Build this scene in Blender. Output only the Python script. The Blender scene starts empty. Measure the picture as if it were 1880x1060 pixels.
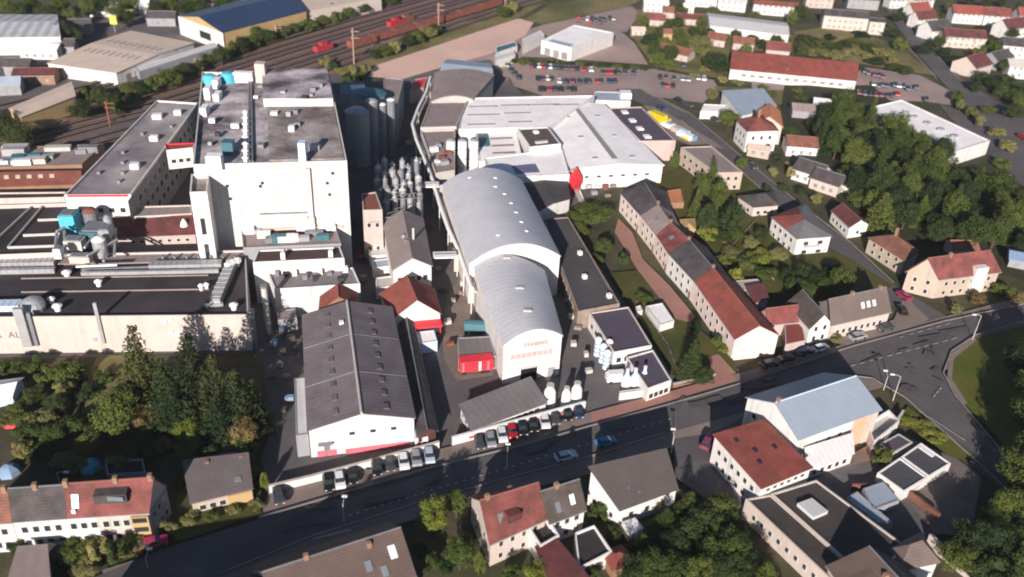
import bpy, math, random
from mathutils import Vector, Matrix, noise
rnd = random.Random(7)
SC = bpy.context.scene
COL = SC.collection
# ------------------------------------------------------------------ camera model
CAM_H, PITCH, FOC, ROLL = 115.0, math.radians(31.5), 1650.0, math.radians(3.0)
def P(px, py, z=0.0):
    """world point at height z that the survey photograph (1880 x 1060) shows at px, py"""
    u = (px-940)/FOC; v = (py-530)/FOC
    u, v = u*math.cos(ROLL)+v*math.sin(ROLL), -u*math.sin(ROLL)+v*math.cos(ROLL)
    d = Vector((u, math.cos(PITCH)-v*math.sin(PITCH), -math.sin(PITCH)-v*math.cos(PITCH)))
    t = (z-CAM_H)/d.z
    return Vector((d.x*t, d.y*t, z))
def HB(top, base):
    """height of an upright edge seen from pixel top down to pixel base"""
    b = P(*base); lo, hi = 0.0, 60.0
    for _ in range(40):
        m = (lo+hi)/2
        if P(top[0], top[1], m).y > b.y: lo = m
        else: hi = m
    return lo
cd = bpy.data.cameras.new("camera"); cam = bpy.data.objects.new("camera", cd); COL.objects.link(cam)
F = Vector((0, math.cos(PITCH), -math.sin(PITCH))); U0 = Vector((0, math.sin(PITCH), math.cos(PITCH))); X0 = Vector((1, 0, 0))
cx_ = X0*math.cos(ROLL)+U0*math.sin(ROLL); cy_ = -X0*math.sin(ROLL)+U0*math.cos(ROLL)
M = Matrix((cx_, cy_, -F)).transposed().to_4x4(); M.translation = (0, 0, CAM_H); cam.matrix_world = M
cd.sensor_width = 90.0; cd.lens = 90.0*FOC/1880; cd.clip_start = 1; cd.clip_end = 6000
cd.dof.use_dof = True; cd.dof.focus_distance = 200; cd.dof.aperture_fstop = 0.11
SC.camera = cam
# ------------------------------------------------------------------ light
SUN_EL, SUN_AZ = math.radians(20), math.radians(9.5)      # shadows fall SUN_AZ to the right of the view direction
w = bpy.data.worlds.new("World"); SC.world = w; w.use_nodes = True
nt = w.node_tree; bg = nt.nodes['Background']
sky = nt.nodes.new('ShaderNodeTexSky'); sky.sky_type = 'NISHITA'; sky.sun_disc = False
sky.sun_elevation = SUN_EL; sky.ozone_density = 4.0; sky.dust_density = .6
sd = Vector((math.sin(SUN_AZ)*math.cos(SUN_EL), math.cos(SUN_AZ)*math.cos(SUN_EL), -math.sin(SUN_EL)))   # travel direction
sky.sun_rotation = math.atan2(-sd.x, -sd.y)
nt.links.new(sky.outputs[0], bg.inputs[0]); bg.inputs[1].default_value = 0.05
sl = bpy.data.lights.new("sun", 'SUN'); sl.energy = 5.0; sl.angle = math.radians(0.5); sl.color = (1, 0.90, 0.83)
so = bpy.data.objects.new("sun", sl); COL.objects.link(so); so.rotation_euler = sd.to_track_quat('-Z', 'Y').to_euler()
SC.view_settings.view_transform = 'Standard'; SC.view_settings.look = 'None'; SC.view_settings.exposure = 0.68
SC.cycles.filter_width = 1.9
SC.cycles.max_bounces = 5; SC.cycles.diffuse_bounces = 3; SC.cycles.glossy_bounces = 2
# ------------------------------------------------------------------ materials
MATS = {}
def mat(name, col, rough=.85, var=.18, sc=.25, fine=1.5, metal=0, stripe=0, sdir=0, sval=.25, streak=0, alt=None, spec=.3):
    if name in MATS: return MATS[name]
    m = bpy.data.materials.new(name); m.use_nodes = True; n = m.node_tree.nodes; L = m.node_tree.links
    b = n['Principled BSDF']; b.inputs['Roughness'].default_value = rough; b.inputs['Metallic'].default_value = metal
    b.inputs['Specular IOR Level'].default_value = spec
    tc = n.new('ShaderNodeTexCoord')
    def nz(s, det=5, vec=None, rg=.6):
        q = n.new('ShaderNodeTexNoise'); q.inputs['Scale'].default_value = s; q.inputs['Detail'].default_value = det
        q.inputs['Roughness'].default_value = rg
        L.new(vec or tc.outputs['Object'], q.inputs['Vector']); return q.outputs['Fac']
    def math_(op, a, c):
        q = n.new('ShaderNodeMath'); q.operation = op
        for i, x in enumerate((a, c)):
            if isinstance(x, (int, float)): q.inputs[i].default_value = x
            else: L.new(x, q.inputs[i])
        return q.outputs[0]
    a = math_('MULTIPLY', math_('SUBTRACT', nz(sc), .5), var*4)
    c = math_('MULTIPLY', math_('SUBTRACT', nz(fine, 3), .5), var*2)
    f = math_('ADD', math_('ADD', a, c), 1.0)
    if streak:
        mp = n.new('ShaderNodeMapping'); mp.inputs['Scale'].default_value = (1, 1, .08); L.new(tc.outputs['Object'], mp.inputs[0])
        s = math_('MULTIPLY', math_('SUBTRACT', nz(.8, 6, mp.outputs[0]), .55), -streak*3)
        f = math_('ADD', f, math_('MINIMUM', s, 0.05))
    if stripe:
        wv = n.new('ShaderNodeTexWave'); wv.bands_direction = 'X' if sdir == 0 else 'Y'
        wv.inputs['Scale'].default_value = .314/stripe; wv.inputs['Distortion'].default_value = .3
        L.new(tc.outputs['UV'], wv.inputs['Vector'])
        f = math_('ADD', f, math_('MULTIPLY', math_('SUBTRACT', wv.outputs['Fac'], .5), sval))
    mx = n.new('ShaderNodeMix'); mx.data_type = 'RGBA'; mx.blend_type = 'MULTIPLY'; mx.inputs['Factor'].default_value = 1
    if alt:
        m2 = n.new('ShaderNodeMix'); m2.data_type = 'RGBA'; m2.inputs['A'].default_value = (*col, 1); m2.inputs['B'].default_value = (*alt, 1)
        r = n.new('ShaderNodeMapRange'); r.inputs[1].default_value = .42; r.inputs[2].default_value = .62; L.new(nz(sc*.6, 6), r.inputs[0])
        L.new(r.outputs[0], m2.inputs['Factor']); L.new(m2.outputs['Result'], mx.inputs['A'])
    else: mx.inputs['A'].default_value = (*col, 1)
    L.new(f, mx.inputs['B']); L.new(mx.outputs['Result'], b.inputs['Base Color'])
    MATS[name] = m; return m
def leafmat(name, col, alt):
    m = bpy.data.materials.new(name); m.use_nodes = True; n = m.node_tree.nodes; L = m.node_tree.links
    b = n['Principled BSDF']; b.inputs['Roughness'].default_value = .8; b.inputs['Specular IOR Level'].default_value = .15
    tc = n.new('ShaderNodeTexCoord'); q = n.new('ShaderNodeTexNoise'); q.inputs['Scale'].default_value = 3.5; q.inputs['Detail'].default_value = 4
    L.new(tc.outputs['Object'], q.inputs['Vector'])
    oi = n.new('ShaderNodeObjectInfo')
    ad = n.new('ShaderNodeMath'); ad.operation = 'ADD'; L.new(q.outputs['Fac'], ad.inputs[0])
    sb = n.new('ShaderNodeMath'); sb.operation = 'MULTIPLY_ADD'; L.new(oi.outputs['Random'], sb.inputs[0]); sb.inputs[1].default_value = .5; sb.inputs[2].default_value = -.25
    L.new(sb.outputs[0], ad.inputs[1])
    r = n.new('ShaderNodeMapRange'); r.inputs[1].default_value = .3; r.inputs[2].default_value = .7; L.new(ad.outputs[0], r.inputs[0])
    mx = n.new('ShaderNodeMix'); mx.data_type = 'RGBA'; mx.inputs['A'].default_value = (*col, 1); mx.inputs['B'].default_value = (*alt, 1)
    L.new(r.outputs[0], mx.inputs['Factor']); L.new(mx.outputs['Result'], b.inputs['Base Color'])
    MATS[name] = m; return m
white = mat('white_render', (.60, .575, .55), var=.14, sc=.4, streak=.5)
white2 = mat('dirty_white_render', (.50, .48, .46), var=.1, sc=.3, streak=.4)
cream = mat('cream_render', (.40, .33, .265), var=.08, streak=.2)
creamp = mat('pale_cream_render', (.48, .41, .365), var=.07, streak=.2)
pinkw = mat('pinkish_render', (.43, .345, .315), var=.08, streak=.2)
yellow = mat('yellow_render', (.42, .29, .14), var=.1)
greyw = mat('grey_render', (.26, .26, .275), var=.12, streak=.3)
brickw = mat('brown_brick', (.25, .15, .1), var=.2)
tan_r = mat('tan_roof', (.56, .45, .37), var=.1, stripe=1.4, sval=.12)
tan_d = mat('brown_felt_roof', (.25, .20, .19), var=.14, stripe=2, sval=.08)
wroof = mat('white_sheet_roof', (.84, .81, .80), var=.12, sc=.15, stripe=1.2, sval=.06)
wroof2 = mat('pale_grey_roof', (.56, .55, .55), var=.08, stripe=1.2, sval=.08)
bluroof = mat('blue_grey_sheet_roof', (.30, .36, .43), var=.1, stripe=.9, sval=.14)
blu2 = mat('steel_blue_roof', (.20, .29, .42), var=.1, stripe=.9, sval=.1)
solar = mat('dark_blue_panels', (.025, .045, .10), rough=.35, var=.2, stripe=1.6, sval=.3)
barrelm = mat('silver_sheet_roof', (.47, .47, .50), rough=.5, var=.13, sc=.12, stripe=1.5, sdir=1, sval=.09)
malt_r = mat('weathered_roof', (.44, .39, .40), var=.5, sc=.16, fine=.9, alt=(.105, .085, .10))
malt_g = mat('gravel_roof', (.33, .29, .27), var=.45, sc=.16, fine=1.1, alt=(.15, .125, .12))
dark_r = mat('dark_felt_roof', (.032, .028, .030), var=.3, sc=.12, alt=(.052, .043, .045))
dark_p = mat('dark_violet_roof', (.085, .07, .095), var=.15)
dgrey = mat('dark_grey_roof', (.10, .092, .094), var=.14, stripe=.45, sdir=1, sval=.14)
hall_r = mat('grey_corrugated_roof', (.165, .142, .15), var=.22, sc=.2, alt=(.135, .112, .12), stripe=1.1, sval=.14)
red_t = mat('red_tile', (.20, .06, .054), var=.3, sc=.5, fine=3, alt=(.13, .05, .042), stripe=.5, sdir=1, sval=.2)
red_b = mat('bright_red_tile', (.26, .066, .054), var=.25, sc=.4, fine=3, alt=(.19, .062, .042), stripe=.5, sdir=1, sval=.15)
red_d = mat('dark_red_tile', (.13, .04, .04), var=.3, sc=.5, fine=3, alt=(.085, .035, .033), stripe=.5, sdir=1, sval=.2)
terra = mat('terracotta_tile', (.21, .088, .062), var=.3, sc=.5, fine=3, alt=(.14, .068, .048), stripe=.5, sdir=1, sval=.2)
orange = mat('orange_tile', (.52, .2, .09), var=.15, fine=3)
brown_t = mat('brown_tile', (.095, .072, .066), var=.3, sc=.5, fine=3, alt=(.065, .054, .046), stripe=.5, sdir=1, sval=.2)
slate = mat('slate_tile', (.078, .066, .068), var=.3, sc=.5, fine=3, alt=(.052, .048, .047), stripe=.5, sdir=1, sval=.2)
redpaint = mat('red_paint', (.62, .035, .05), rough=.5, var=.1)
pinkpaint = mat('pink_paint', (.60, .13, .17), var=.12)
terr_w = mat('terrace_render', (.66, .55, .49), var=.14, sc=.4, streak=.4)
cyan = mat('cyan_paint', (.08, .42, .55), rough=.5, var=.15)
teal = mat('teal_paint', (.05, .14, .17), rough=.5, var=.15)
steel = mat('galvanised_steel', (.40, .405, .415), rough=.45, metal=.35, var=.15, fine=3)
steel_d = mat('dull_steel', (.22, .23, .25), rough=.5, metal=.3, var=.2, fine=3)
whitep = mat('white_paint', (.78, .77, .75), rough=.5, var=.05)
bluew = mat('blue_white_paint', (.50, .62, .74), rough=.35, var=.08)
glass = mat('window_glass', (.03, .035, .04), rough=.15, var=.2, spec=.6)
glass2 = mat('skylight_glass', (.16, .18, .20), rough=.25, var=.15, spec=.5)
fglass = mat('far_glass', (.24, .23, .23), rough=.4, var=.3)
clay = mat('clay_ridge', (.24, .10, .08), var=.2)
framem = mat('window_frame_paint', (.6, .58, .55), var=.05)
rubber = mat('rubber', (.02, .02, .02), var=.1)
yellowp = mat('yellow_paint', (.62, .47, .02), rough=.5, var=.1)
rust = mat('rusty_red', (.20, .07, .05), var=.25)
concrete = mat('pale_concrete', (.46, .43, .40), var=.12)
wood = mat('bark', (.07, .05, .035), var=.2)
# ------------------------------------------------------------------ mesh building
class MB:
    def __init__(s): s.v = []; s.f = []; s.uv = []
    def face(s, pts, uv=None):
        i = len(s.v); s.v += [Vector(p) for p in pts]; s.f.append(list(range(i, i+len(pts))))
        s.uv += uv if uv else [(0, 0)]*len(pts); return s
    def slab(s, top, th, eave=None):
        """thick sheet under the polygon top (counter-clockwise); uv in metres along the first edge and up from it"""
        t = [Vector(p) for p in top]; lo = [p-Vector((0, 0, th)) for p in t]
        e = (t[1]-t[0]).normalized(); nrm = (t[1]-t[0]).cross(t[-1]-t[0]).normalized(); g = nrm.cross(e)
        s.face(t, [((p-t[0]).dot(e), (p-t[0]).dot(g)) for p in t]); s.face(lo[::-1])
        for i in range(len(t)):
            j = (i+1) % len(t); s.face([lo[i], lo[j], t[j], t[i]])
        return s
    def prism(s, poly, z0, z1, top=True):
        n = len(poly)
        for i in range(n):
            a, b = poly[i], poly[(i+1) % n]
            s.face([(a[0], a[1], z0), (b[0], b[1], z0), (b[0], b[1], z1), (a[0], a[1], z1)])
        if top: s.face([(p[0], p[1], z1) for p in poly]); s.face([(p[0], p[1], z0) for p in poly][::-1])
        return s
    def box(s, c, sx, sy, sz, ang=0, up=True):
        """box whose base centre is c"""
        ca, sa = math.cos(ang), math.sin(ang)
        q = [(c[0]+x*ca-y*sa, c[1]+x*sa+y*ca) for x, y in ((-sx/2, -sy/2), (sx/2, -sy/2), (sx/2, sy/2), (-sx/2, sy/2))]
        return s.prism(q, c[2], c[2]+sz)
    def tube(s, pts, r, n=8, r1=None, cap=True):
        pts = [Vector(p) for p in pts]; rings = []
        for i, p in enumerate(pts):
            d = (pts[min(i+1, len(pts)-1)]-pts[max(i-1, 0)]).normalized()
            a = d.orthogonal().normalized() if abs(d.z) > .95 else Vector((0, 0, 1)).cross(d).normalized()
            b = d.cross(a); rr = r if r1 is None else r+(r1-r)*i/(len(pts)-1)
            rings.append([p+(a*math.cos(k*math.tau/n)+b*math.sin(k*math.tau/n))*rr for k in range(n)])
        for A, B in zip(rings, rings[1:]):
            for k in range(n): s.face([A[k], A[(k+1) % n], B[(k+1) % n], B[k]])
        if cap: s.face(rings[0][::-1]); s.face(rings[-1])
        return s
    def lathe(s, c, prof, n=14):
        R = [[Vector((c[0]+r*math.cos(k*math.tau/n), c[1]+r*math.sin(k*math.tau/n), c[2]+z)) for k in range(n)] for r, z in prof]
        for A, B in zip(R, R[1:]):
            for k in range(n): s.face([A[k], A[(k+1) % n], B[(k+1) % n], B[k]])
        s.face(R[-1]); s.face(R[0][::-1]); return s
    def mesh(s, name, m, off=Vector((0, 0, 0)), smooth=False):
        me = bpy.data.meshes.new(name); me.from_pydata([tuple(p-off) for p in s.v], [], s.f)
        uv = me.uv_layers.new(name='UVMap')
        for i, x in enumerate(s.uv): uv.data[i].uv = x
        me.materials.append(m)
        if smooth:
            me.polygons.foreach_set('use_smooth', [True]*len(me.polygons))
        return me
    def build(s, name, m, parent=None, off=None, smooth=False):
        if off is None:
            off = Vector((0, 0, 0)); q = parent
            while q: off = off+q.location; q = q.parent
        o = bpy.data.objects.new(name, s.mesh(name, m, off, smooth)); COL.objects.link(o)
        if parent: o.parent = parent
        return o
LABELS = {}
def tag(o, label, cat, group=None):
    o['label'] = label; o['category'] = cat
    if group: o['group'] = group
    LABELS.setdefault(label, []).append(o.name)
    return o
def thing(name, label, cat, loc, group=None):
    o = bpy.data.objects.new(name, None); COL.objects.link(o); o.location = loc; o.empty_display_size = .5
    return tag(o, label, cat, group)
def one(name, mb, m, label, cat, group=None, smooth=False):
    """a thing that is a single mesh; its origin goes to the middle of its base"""
    c = sum(mb.v, Vector())/len(mb.v); c.z = min(p.z for p in mb.v)
    o = mb.build(name, m, None, c, smooth); o.location = c; return tag(o, label, cat, group)
def structure(name, mb, m):
    o = mb.build(name, m); o['kind'] = 'structure'; return o
ORD = ['first', 'second', 'third', 'fourth', 'fifth', 'sixth', 'seventh', 'eighth', 'ninth', 'tenth', 'eleventh', 'twelfth', 'thirteenth', 'fourteenth', 'fifteenth', 'sixteenth', 'seventeenth', 'eighteenth', 'nineteenth', 'twentieth']
ORD += ['twenty-'+x for x in ORD[:9]]+['thirtieth']+['thirty-'+x for x in ORD[:9]]
# ------------------------------------------------------------------ ground
_z = [0.0]
def patch(name, px, m, dz=.02):
    _z[0] += dz
    mb = MB(); pts = [P(x, y) for x, y in px]
    ar = sum(pts[i].x*pts[(i+1) % len(pts)].y-pts[(i+1) % len(pts)].x*pts[i].y for i in range(len(pts)))
    if ar < 0: pts = pts[::-1]
    for p in pts: p.z = _z[0]
    mb.face(pts); return structure(name, mb, m)
g_base = mat('garden_ground', (.045, .05, .022), var=.4, sc=.07, fine=.5, alt=(.085, .07, .04))
g_grass = mat('lawn_grass', (.055, .062, .012), var=.3, sc=.08, fine=.8, alt=(.08, .07, .018))
g_dry = mat('dry_grass', (.20, .16, .07), var=.3, sc=.05, fine=.4, alt=(.09, .095, .03))
g_asph = mat('asphalt', (.092, .084, .087), var=.2, sc=.09, fine=1.0, alt=(.112, .101, .101))
g_yard = mat('yard_asphalt', (.10, .094, .098), var=.2, sc=.06, fine=.8, alt=(.135, .118, .115))
g_pave = mat('pavement_slabs', (.21, .165, .145), var=.14, sc=.2)
g_pink = mat('pink_gravel', (.63, .42, .345), var=.13, sc=.05, fine=.6)
g_path = mat('red_paving', (.33, .17, .135), var=.14, sc=.15)
g_lot = mat('car_park_surface', (.29, .225, .21), var=.16, sc=.05, fine=.6, alt=(.36, .26, .225))
g_rail = mat('rail_ballast', (.20, .13, .095), var=.25, sc=.04, fine=.6, alt=(.15, .105, .07))
g_rail2 = mat('rusty_ballast', (.19, .105, .10), var=.2, sc=.05, fine=.6)
paintm = mat('road_paint', (.40, .39, .38), var=.3, sc=.8)
mb = MB(); mb.face([(-2500, -300, 0), (2500, -300, 0), (2500, 4500, 0), (-2500, 4500, 0)]); structure('ground', mb, g_base)
patch('factory_yard', [(-250, 560), (-200, 330), (100, 250), (380, 150), (620, 130), (700, 150), (800, 110), (900, 105), (960, 175), (1110, 165), (1240, 250), (1130, 345), (1020, 390), (1110, 500), (1235, 690), (1250, 715), (1090, 760), (830, 830), (500, 905), (470, 820), (480, 660), (-300, 670)], g_yard)
patch('gravel_track', [(800, 120), (920, 70), (1000, 45), (1160, 12), (1175, 25), (1150, 60), (1060, 40), (985, 60), (960, 100), (930, 150), (900, 110)], g_lot)
patch('industrial_estate', [(-300, 200), (-200, 60), (100, 40), (300, 30), (560, 0), (720, -30), (650, 20), (410, 70), (270, 140), (120, 200), (20, 250)], g_yard)
patch('railway_bed', [(-400, 420), (-60, 240), (70, 232), (150, 203), (370, 130), (480, 90), (640, 40), (730, 4), (820, -35), (1060, -40), (930, 12), (820, 48), (690, 112), (600, 140), (370, 180), (200, 235), (0, 290), (-200, 420)], g_rail)
patch('sandy_yard', [(812, 590), (822, 545), (850, 500), (872, 560), (906, 640), (905, 690), (838, 700), (815, 660)], mat('sandy_ground', (.19, .145, .12), var=.25, sc=.15))
patch('main_tracks', [(380, 140), (480, 96), (640, 46), (760, 0), (840, -30), (1020, -34), (900, 12), (720, 60), (600, 95), (480, 130)], g_rail2)
patch('dry_verge', [(620, 140), (700, 100), (830, 45), (940, 4), (1000, -20), (1060, -30), (960, 30), (840, 75), (690, 130)], g_dry)
patch('gravel_storage_yard', [(676, 142), (690, 121), (800, 85), (950, 35), (982, 38), (965, 66), (900, 100), (800, 128), (740, 146)], g_pink)
patch('grass_bank', [(960, 38), (1010, 10), (1100, -5), (1180, 0), (1150, 14), (1000, 46)], g_dry)
patch('employee_car_park', [(925, 125), (955, 112), (1010, 112), (1200, 128), (1310, 148), (1320, 165), (1290, 190), (1150, 172), (1000, 178), (945, 160)], g_lot)
patch('depot_forecourt', [(930, 105), (985, 60), (1040, 40), (1130, 50), (1165, 80), (1190, 120), (1010, 107)], g_lot)
patch('supermarket_car_park', [(1560, 165), (1570, 135), (1590, 125), (1690, 140), (1748, 170), (1750, 195), (1700, 188), (1600, 185)], g_lot)
patch('side_apron', [(1380, 150), (1560, 170), (1570, 180), (1380, 165)], g_lot)
patch('meadow', [(1455, 60), (1520, 50), (1640, 80), (1720, 140), (1640, 130), (1480, 100)], g_dry)
patch('garden_lawn', [(1310, 160), (1480, 170), (1500, 200), (1440, 195), (1330, 180)], g_dry)
patch('ring_road', [(1600, -30), (1640, -30), (1690, 60), (1770, 150), (1890, 225), (2000, 280), (2000, 400), (1890, 360), (1830, 330), (1850, 290), (1800, 220), (1740, 165), (1680, 95), (1640, 40)], g_asph)
patch('slip_road', [(1720, 190), (1880, 250), (1900, 370), (1830, 340), (1780, 260)], g_asph)
patch('residential_street', [(1130, 165), (1175, 165), (1270, 215), (1370, 300), (1450, 365), (1560, 450), (1640, 525), (1745, 588), (1690, 612), (1610, 540), (1520, 455), (1440, 390), (1350, 310), (1250, 225), (1150, 180)], g_asph)
patch('store_forecourt', [(1180, 195), (1210, 200), (1300, 255), (1330, 275), (1270, 270), (1240, 258)], g_pave)
patch('front_garden', [(-300, 670), (480, 650), (495, 800), (470, 870), (300, 850), (-200, 860)], g_base)
patch('dry_lawn', [(165, 690), (180, 655), (260, 655), (250, 700), (210, 760), (150, 760)], g_dry)
patch('pavement', [(475, 960), (495, 904), (560, 890), (830, 822), (1085, 760), (1230, 722), (1350, 690), (1560, 632), (1730, 585), (1885, 545), (1885, 640), (1600, 720), (1400, 770), (1090, 872), (900, 918), (700, 975), (440, 1070), (180, 1140), (190, 1050)], g_pave)
patch('main_road', [(60, 1110), (300, 1012), (475, 957), (640, 908), (800, 862), (960, 823), (1085, 787), (1220, 750), (1350, 712), (1560, 642), (1730, 595), (1890, 560), (2050, 520), (2050, 560), (1890, 592), (1790, 620), (1745, 650), (1730, 690), (1750, 730), (1850, 850), (1990, 950), (1990, 1040), (1880, 935), (1760, 825), (1660, 735), (1600, 700), (1560, 695), (1400, 750), (1220, 800), (1080, 845), (900, 892), (760, 932), (577, 990), (400, 1062), (250, 1130)], g_asph)
patch('side_street', [(1300, 800), (1400, 755), (1420, 760), (1330, 800), (1330, 860), (1400, 960), (1350, 960), (1240, 880), (1235, 810)], g_asph)
patch('corner_forecourt', [(1520, 630), (1640, 590), (1660, 545), (1705, 590), (1650, 615), (1560, 640)], g_pave)
patch('brick_forecourt', [(1085, 760), (1230, 722), (1345, 690), (1350, 703), (1220, 742), (1085, 782)], g_path)
patch('park_lawn', [(1745, 655), (1785, 625), (1890, 598), (2000, 570), (2050, 700), (2000, 860), (1850, 830), (1770, 745), (1740, 700)], mat('park_grass', (.075, .092, .010), var=.25, sc=.12, fine=.9, alt=(.095, .095, .016)))
patch('park_pavement', [(1737, 700), (1742, 655), (1786, 622), (1792, 628), (1750, 662), (1746, 700), (1775, 745), (1765, 748)], g_pave)
patch('corner_lawn', [(1650, 770), (1665, 750), (1790, 840), (1750, 850)], mat('park_grass', (.08, .1, .01)))
patch('garage_yard', [(1560, 860), (1650, 800), (1760, 850), (1800, 880), (1780, 990), (1650, 980), (1540, 900)], mat('brown_yard', (.18, .14, .12), var=.25, sc=.12, alt=(.13, .105, .095)))
patch('brick_court', [(1500, 872), (1600, 818), (1625, 850), (1545, 902)], mat('court_paving', (.21, .15, .115), var=.25, sc=.3))
patch('back_yard', [(1480, 880), (1600, 850), (1720, 990), (1600, 1020)], g_yard)
patch('terrace_path', [(1135, 405), (1160, 430), (1180, 480), (1230, 530), (1275, 585), (1262, 603), (1235, 590), (1170, 500), (1128, 430)], g_path)
patch('long_lawn', [(1120, 505), (1170, 500), (1240, 590), (1275, 600), (1345, 665), (1350, 692), (1255, 710), (1180, 600)], g_grass)
patch('entrance_path', [(1300, 660), (1318, 655), (1350, 690), (1310, 705)], g_path)
patch('cottage_lawn', [(300, 980), (360, 935), (480, 905), (480, 950), (330, 1000)], g_grass)
patch('east_gardens', [(1180, 350), (1260, 300), (1380, 330), (1440, 420), (1560, 480), (1640, 530), (1500, 560), (1400, 540), (1300, 460)], g_grass)
patch('wood_floor', [(1440, 160), (1600, 160), (1700, 250), (1820, 290), (1880, 350), (2000, 470), (1880, 520), (1700, 470), (1600, 430), (1540, 370), (1470, 300), (1430, 230)], mat('forest_floor', (.03, .034, .014), var=.3))
patch('north_gardens', [(1170, 20), (1340, 30), (1460, 70), (1450, 100), (1340, 95), (1330, 150), (1200, 125), (1160, 70)], g_dry)
# road markings
def strip(mb, a, b, wd, z):
    a = P(*a); b = P(*b); d = (b-a).normalized(); nn = Vector((-d.y, d.x, 0))*wd/2
    mb.face([(a-nn)+Vector((0, 0, z)), (b-nn)+Vector((0, 0, z)), (b+nn)+Vector((0, 0, z)), (a+nn)+Vector((0, 0, z))])
mk = MB(); zk = _z[0]+.08
for (a, b, n, fr) in (((1560, 678), (1762, 624), 12, .55), ((1650, 625), (1750, 597), 6, .5), ((1712, 735), (1728, 715), 3, .6), ((640, 953), (1240, 772), 40, .32)):
    for i in range(n):
        t0, t1 = i/n, (i+fr)/n
        strip(mk, (a[0]+(b[0]-a[0])*t0, a[1]+(b[1]-a[1])*t0), (a[0]+(b[0]-a[0])*t1, a[1]+(b[1]-a[1])*t1), .2, zk)
for a, b in (((575, 996), (645, 979)), ((1685, 760), (1770, 815)), ((1180, 172), (1255, 210)), ((1690, 75), (1760, 150)), ((1640, 60), (1720, 150))): strip(mk, a, b, .22, zk)
structure('road_markings', mk, paintm)
def offset_path(px, off):
    p = [P(*a) for a in px]; out = []
    for i, q in enumerate(p):
        d = (p[min(i+1, len(p)-1)]-p[max(i-1, 0)]).normalized(); out.append(q+Vector((-d.y, d.x, 0))*off)
    return out
def ribbon(mb, pts, wd, z, h=0):
    for a, e in zip(pts, pts[1:]):
        d = (e-a).normalized(); n = Vector((-d.y, d.x, 0))*wd/2; k = Vector((0, 0, z)); a = Vector((a.x, a.y, 0)); e = Vector((e.x, e.y, 0))
        mb.face([a-n+k, e-n+k, e+n+k, a+n+k])
        if h:
            for s_ in (-1, 1): mb.face([a+n*s_+k, e+n*s_+k, e+n*s_+k-Vector((0, 0, h)), a+n*s_+k-Vector((0, 0, h))])
rail_path = [(-120, 275), (60, 235), (240, 190), (400, 142), (560, 92), (720, 44), (880, -2), (960, -24)]
sm = MB(); rl = MB()
for k in range(-5, 6):
    pts = offset_path(rail_path, k*5.2+(1.2 if k % 3 == 0 else 0))
    ribbon(sm, pts, 2.6, _z[0]+.06)
    for s_ in (-.75, .75): ribbon(rl, [p_+Vector((0, 0, 0)) for p_ in offset_path(rail_path, k*5.2+(1.2 if k % 3 == 0 else 0)+s_)], .22, _z[0]+.22, .12)
structure('track_sleepers', sm, mat('sleepers', (.085, .06, .055), var=.3, sc=.3))
structure('railway_rails', rl, mat('rail_steel', (.24, .19, .18), rough=.5, metal=.3, var=.25))
kb = MB()
for pp in ([(475, 957), (640, 908), (800, 862), (960, 823), (1085, 787), (1220, 750), (1350, 712), (1560, 642), (1730, 595), (1890, 560)], [(400, 1062), (577, 990), (760, 932), (900, 892), (1080, 845), (1220, 800)], [(1400, 750), (1560, 695), (1600, 700), (1660, 735), (1760, 825), (1880, 935)], [(1890, 592), (1790, 620), (1745, 650), (1730, 690), (1750, 730), (1850, 850)], [(1175, 165), (1270, 215), (1370, 300), (1450, 365), (1560, 450), (1640, 525)], [(1520, 455), (1440, 390), (1350, 310), (1250, 225)]):
    ribbon(kb, [P(*a) for a in pp], .3, _z[0]+.14, .16)
structure('kerb', kb, mat('kerb_stone', (.22, .2, .19), var=.2))
tar = MB(); rr = random.Random(3)
for k in range(26):
    t = rr.random(); x = 480+t*1250; y = 955-t*1250*.287+rr.uniform(8, 34) if x < 1350 else 712-(x-1350)*.31+rr.uniform(8, 34)
    strip(tar, (x, y), (x+rr.uniform(12, 60), y-rr.uniform(3, 16)), rr.uniform(.5, 2.2), _z[0]+.003+.0015*k)
for k in range(10): x = 1640+rr.uniform(0, 90); y = 640+rr.uniform(0, 90); strip(tar, (x, y), (x+rr.uniform(-20, 30), y+rr.uniform(5, 22)), rr.uniform(.4, 1.8), _z[0]+.043+.0015*k)
structure('tar_patches', tar, mat('tar', (.080, .074, .077), var=.3, sc=.6))
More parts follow.
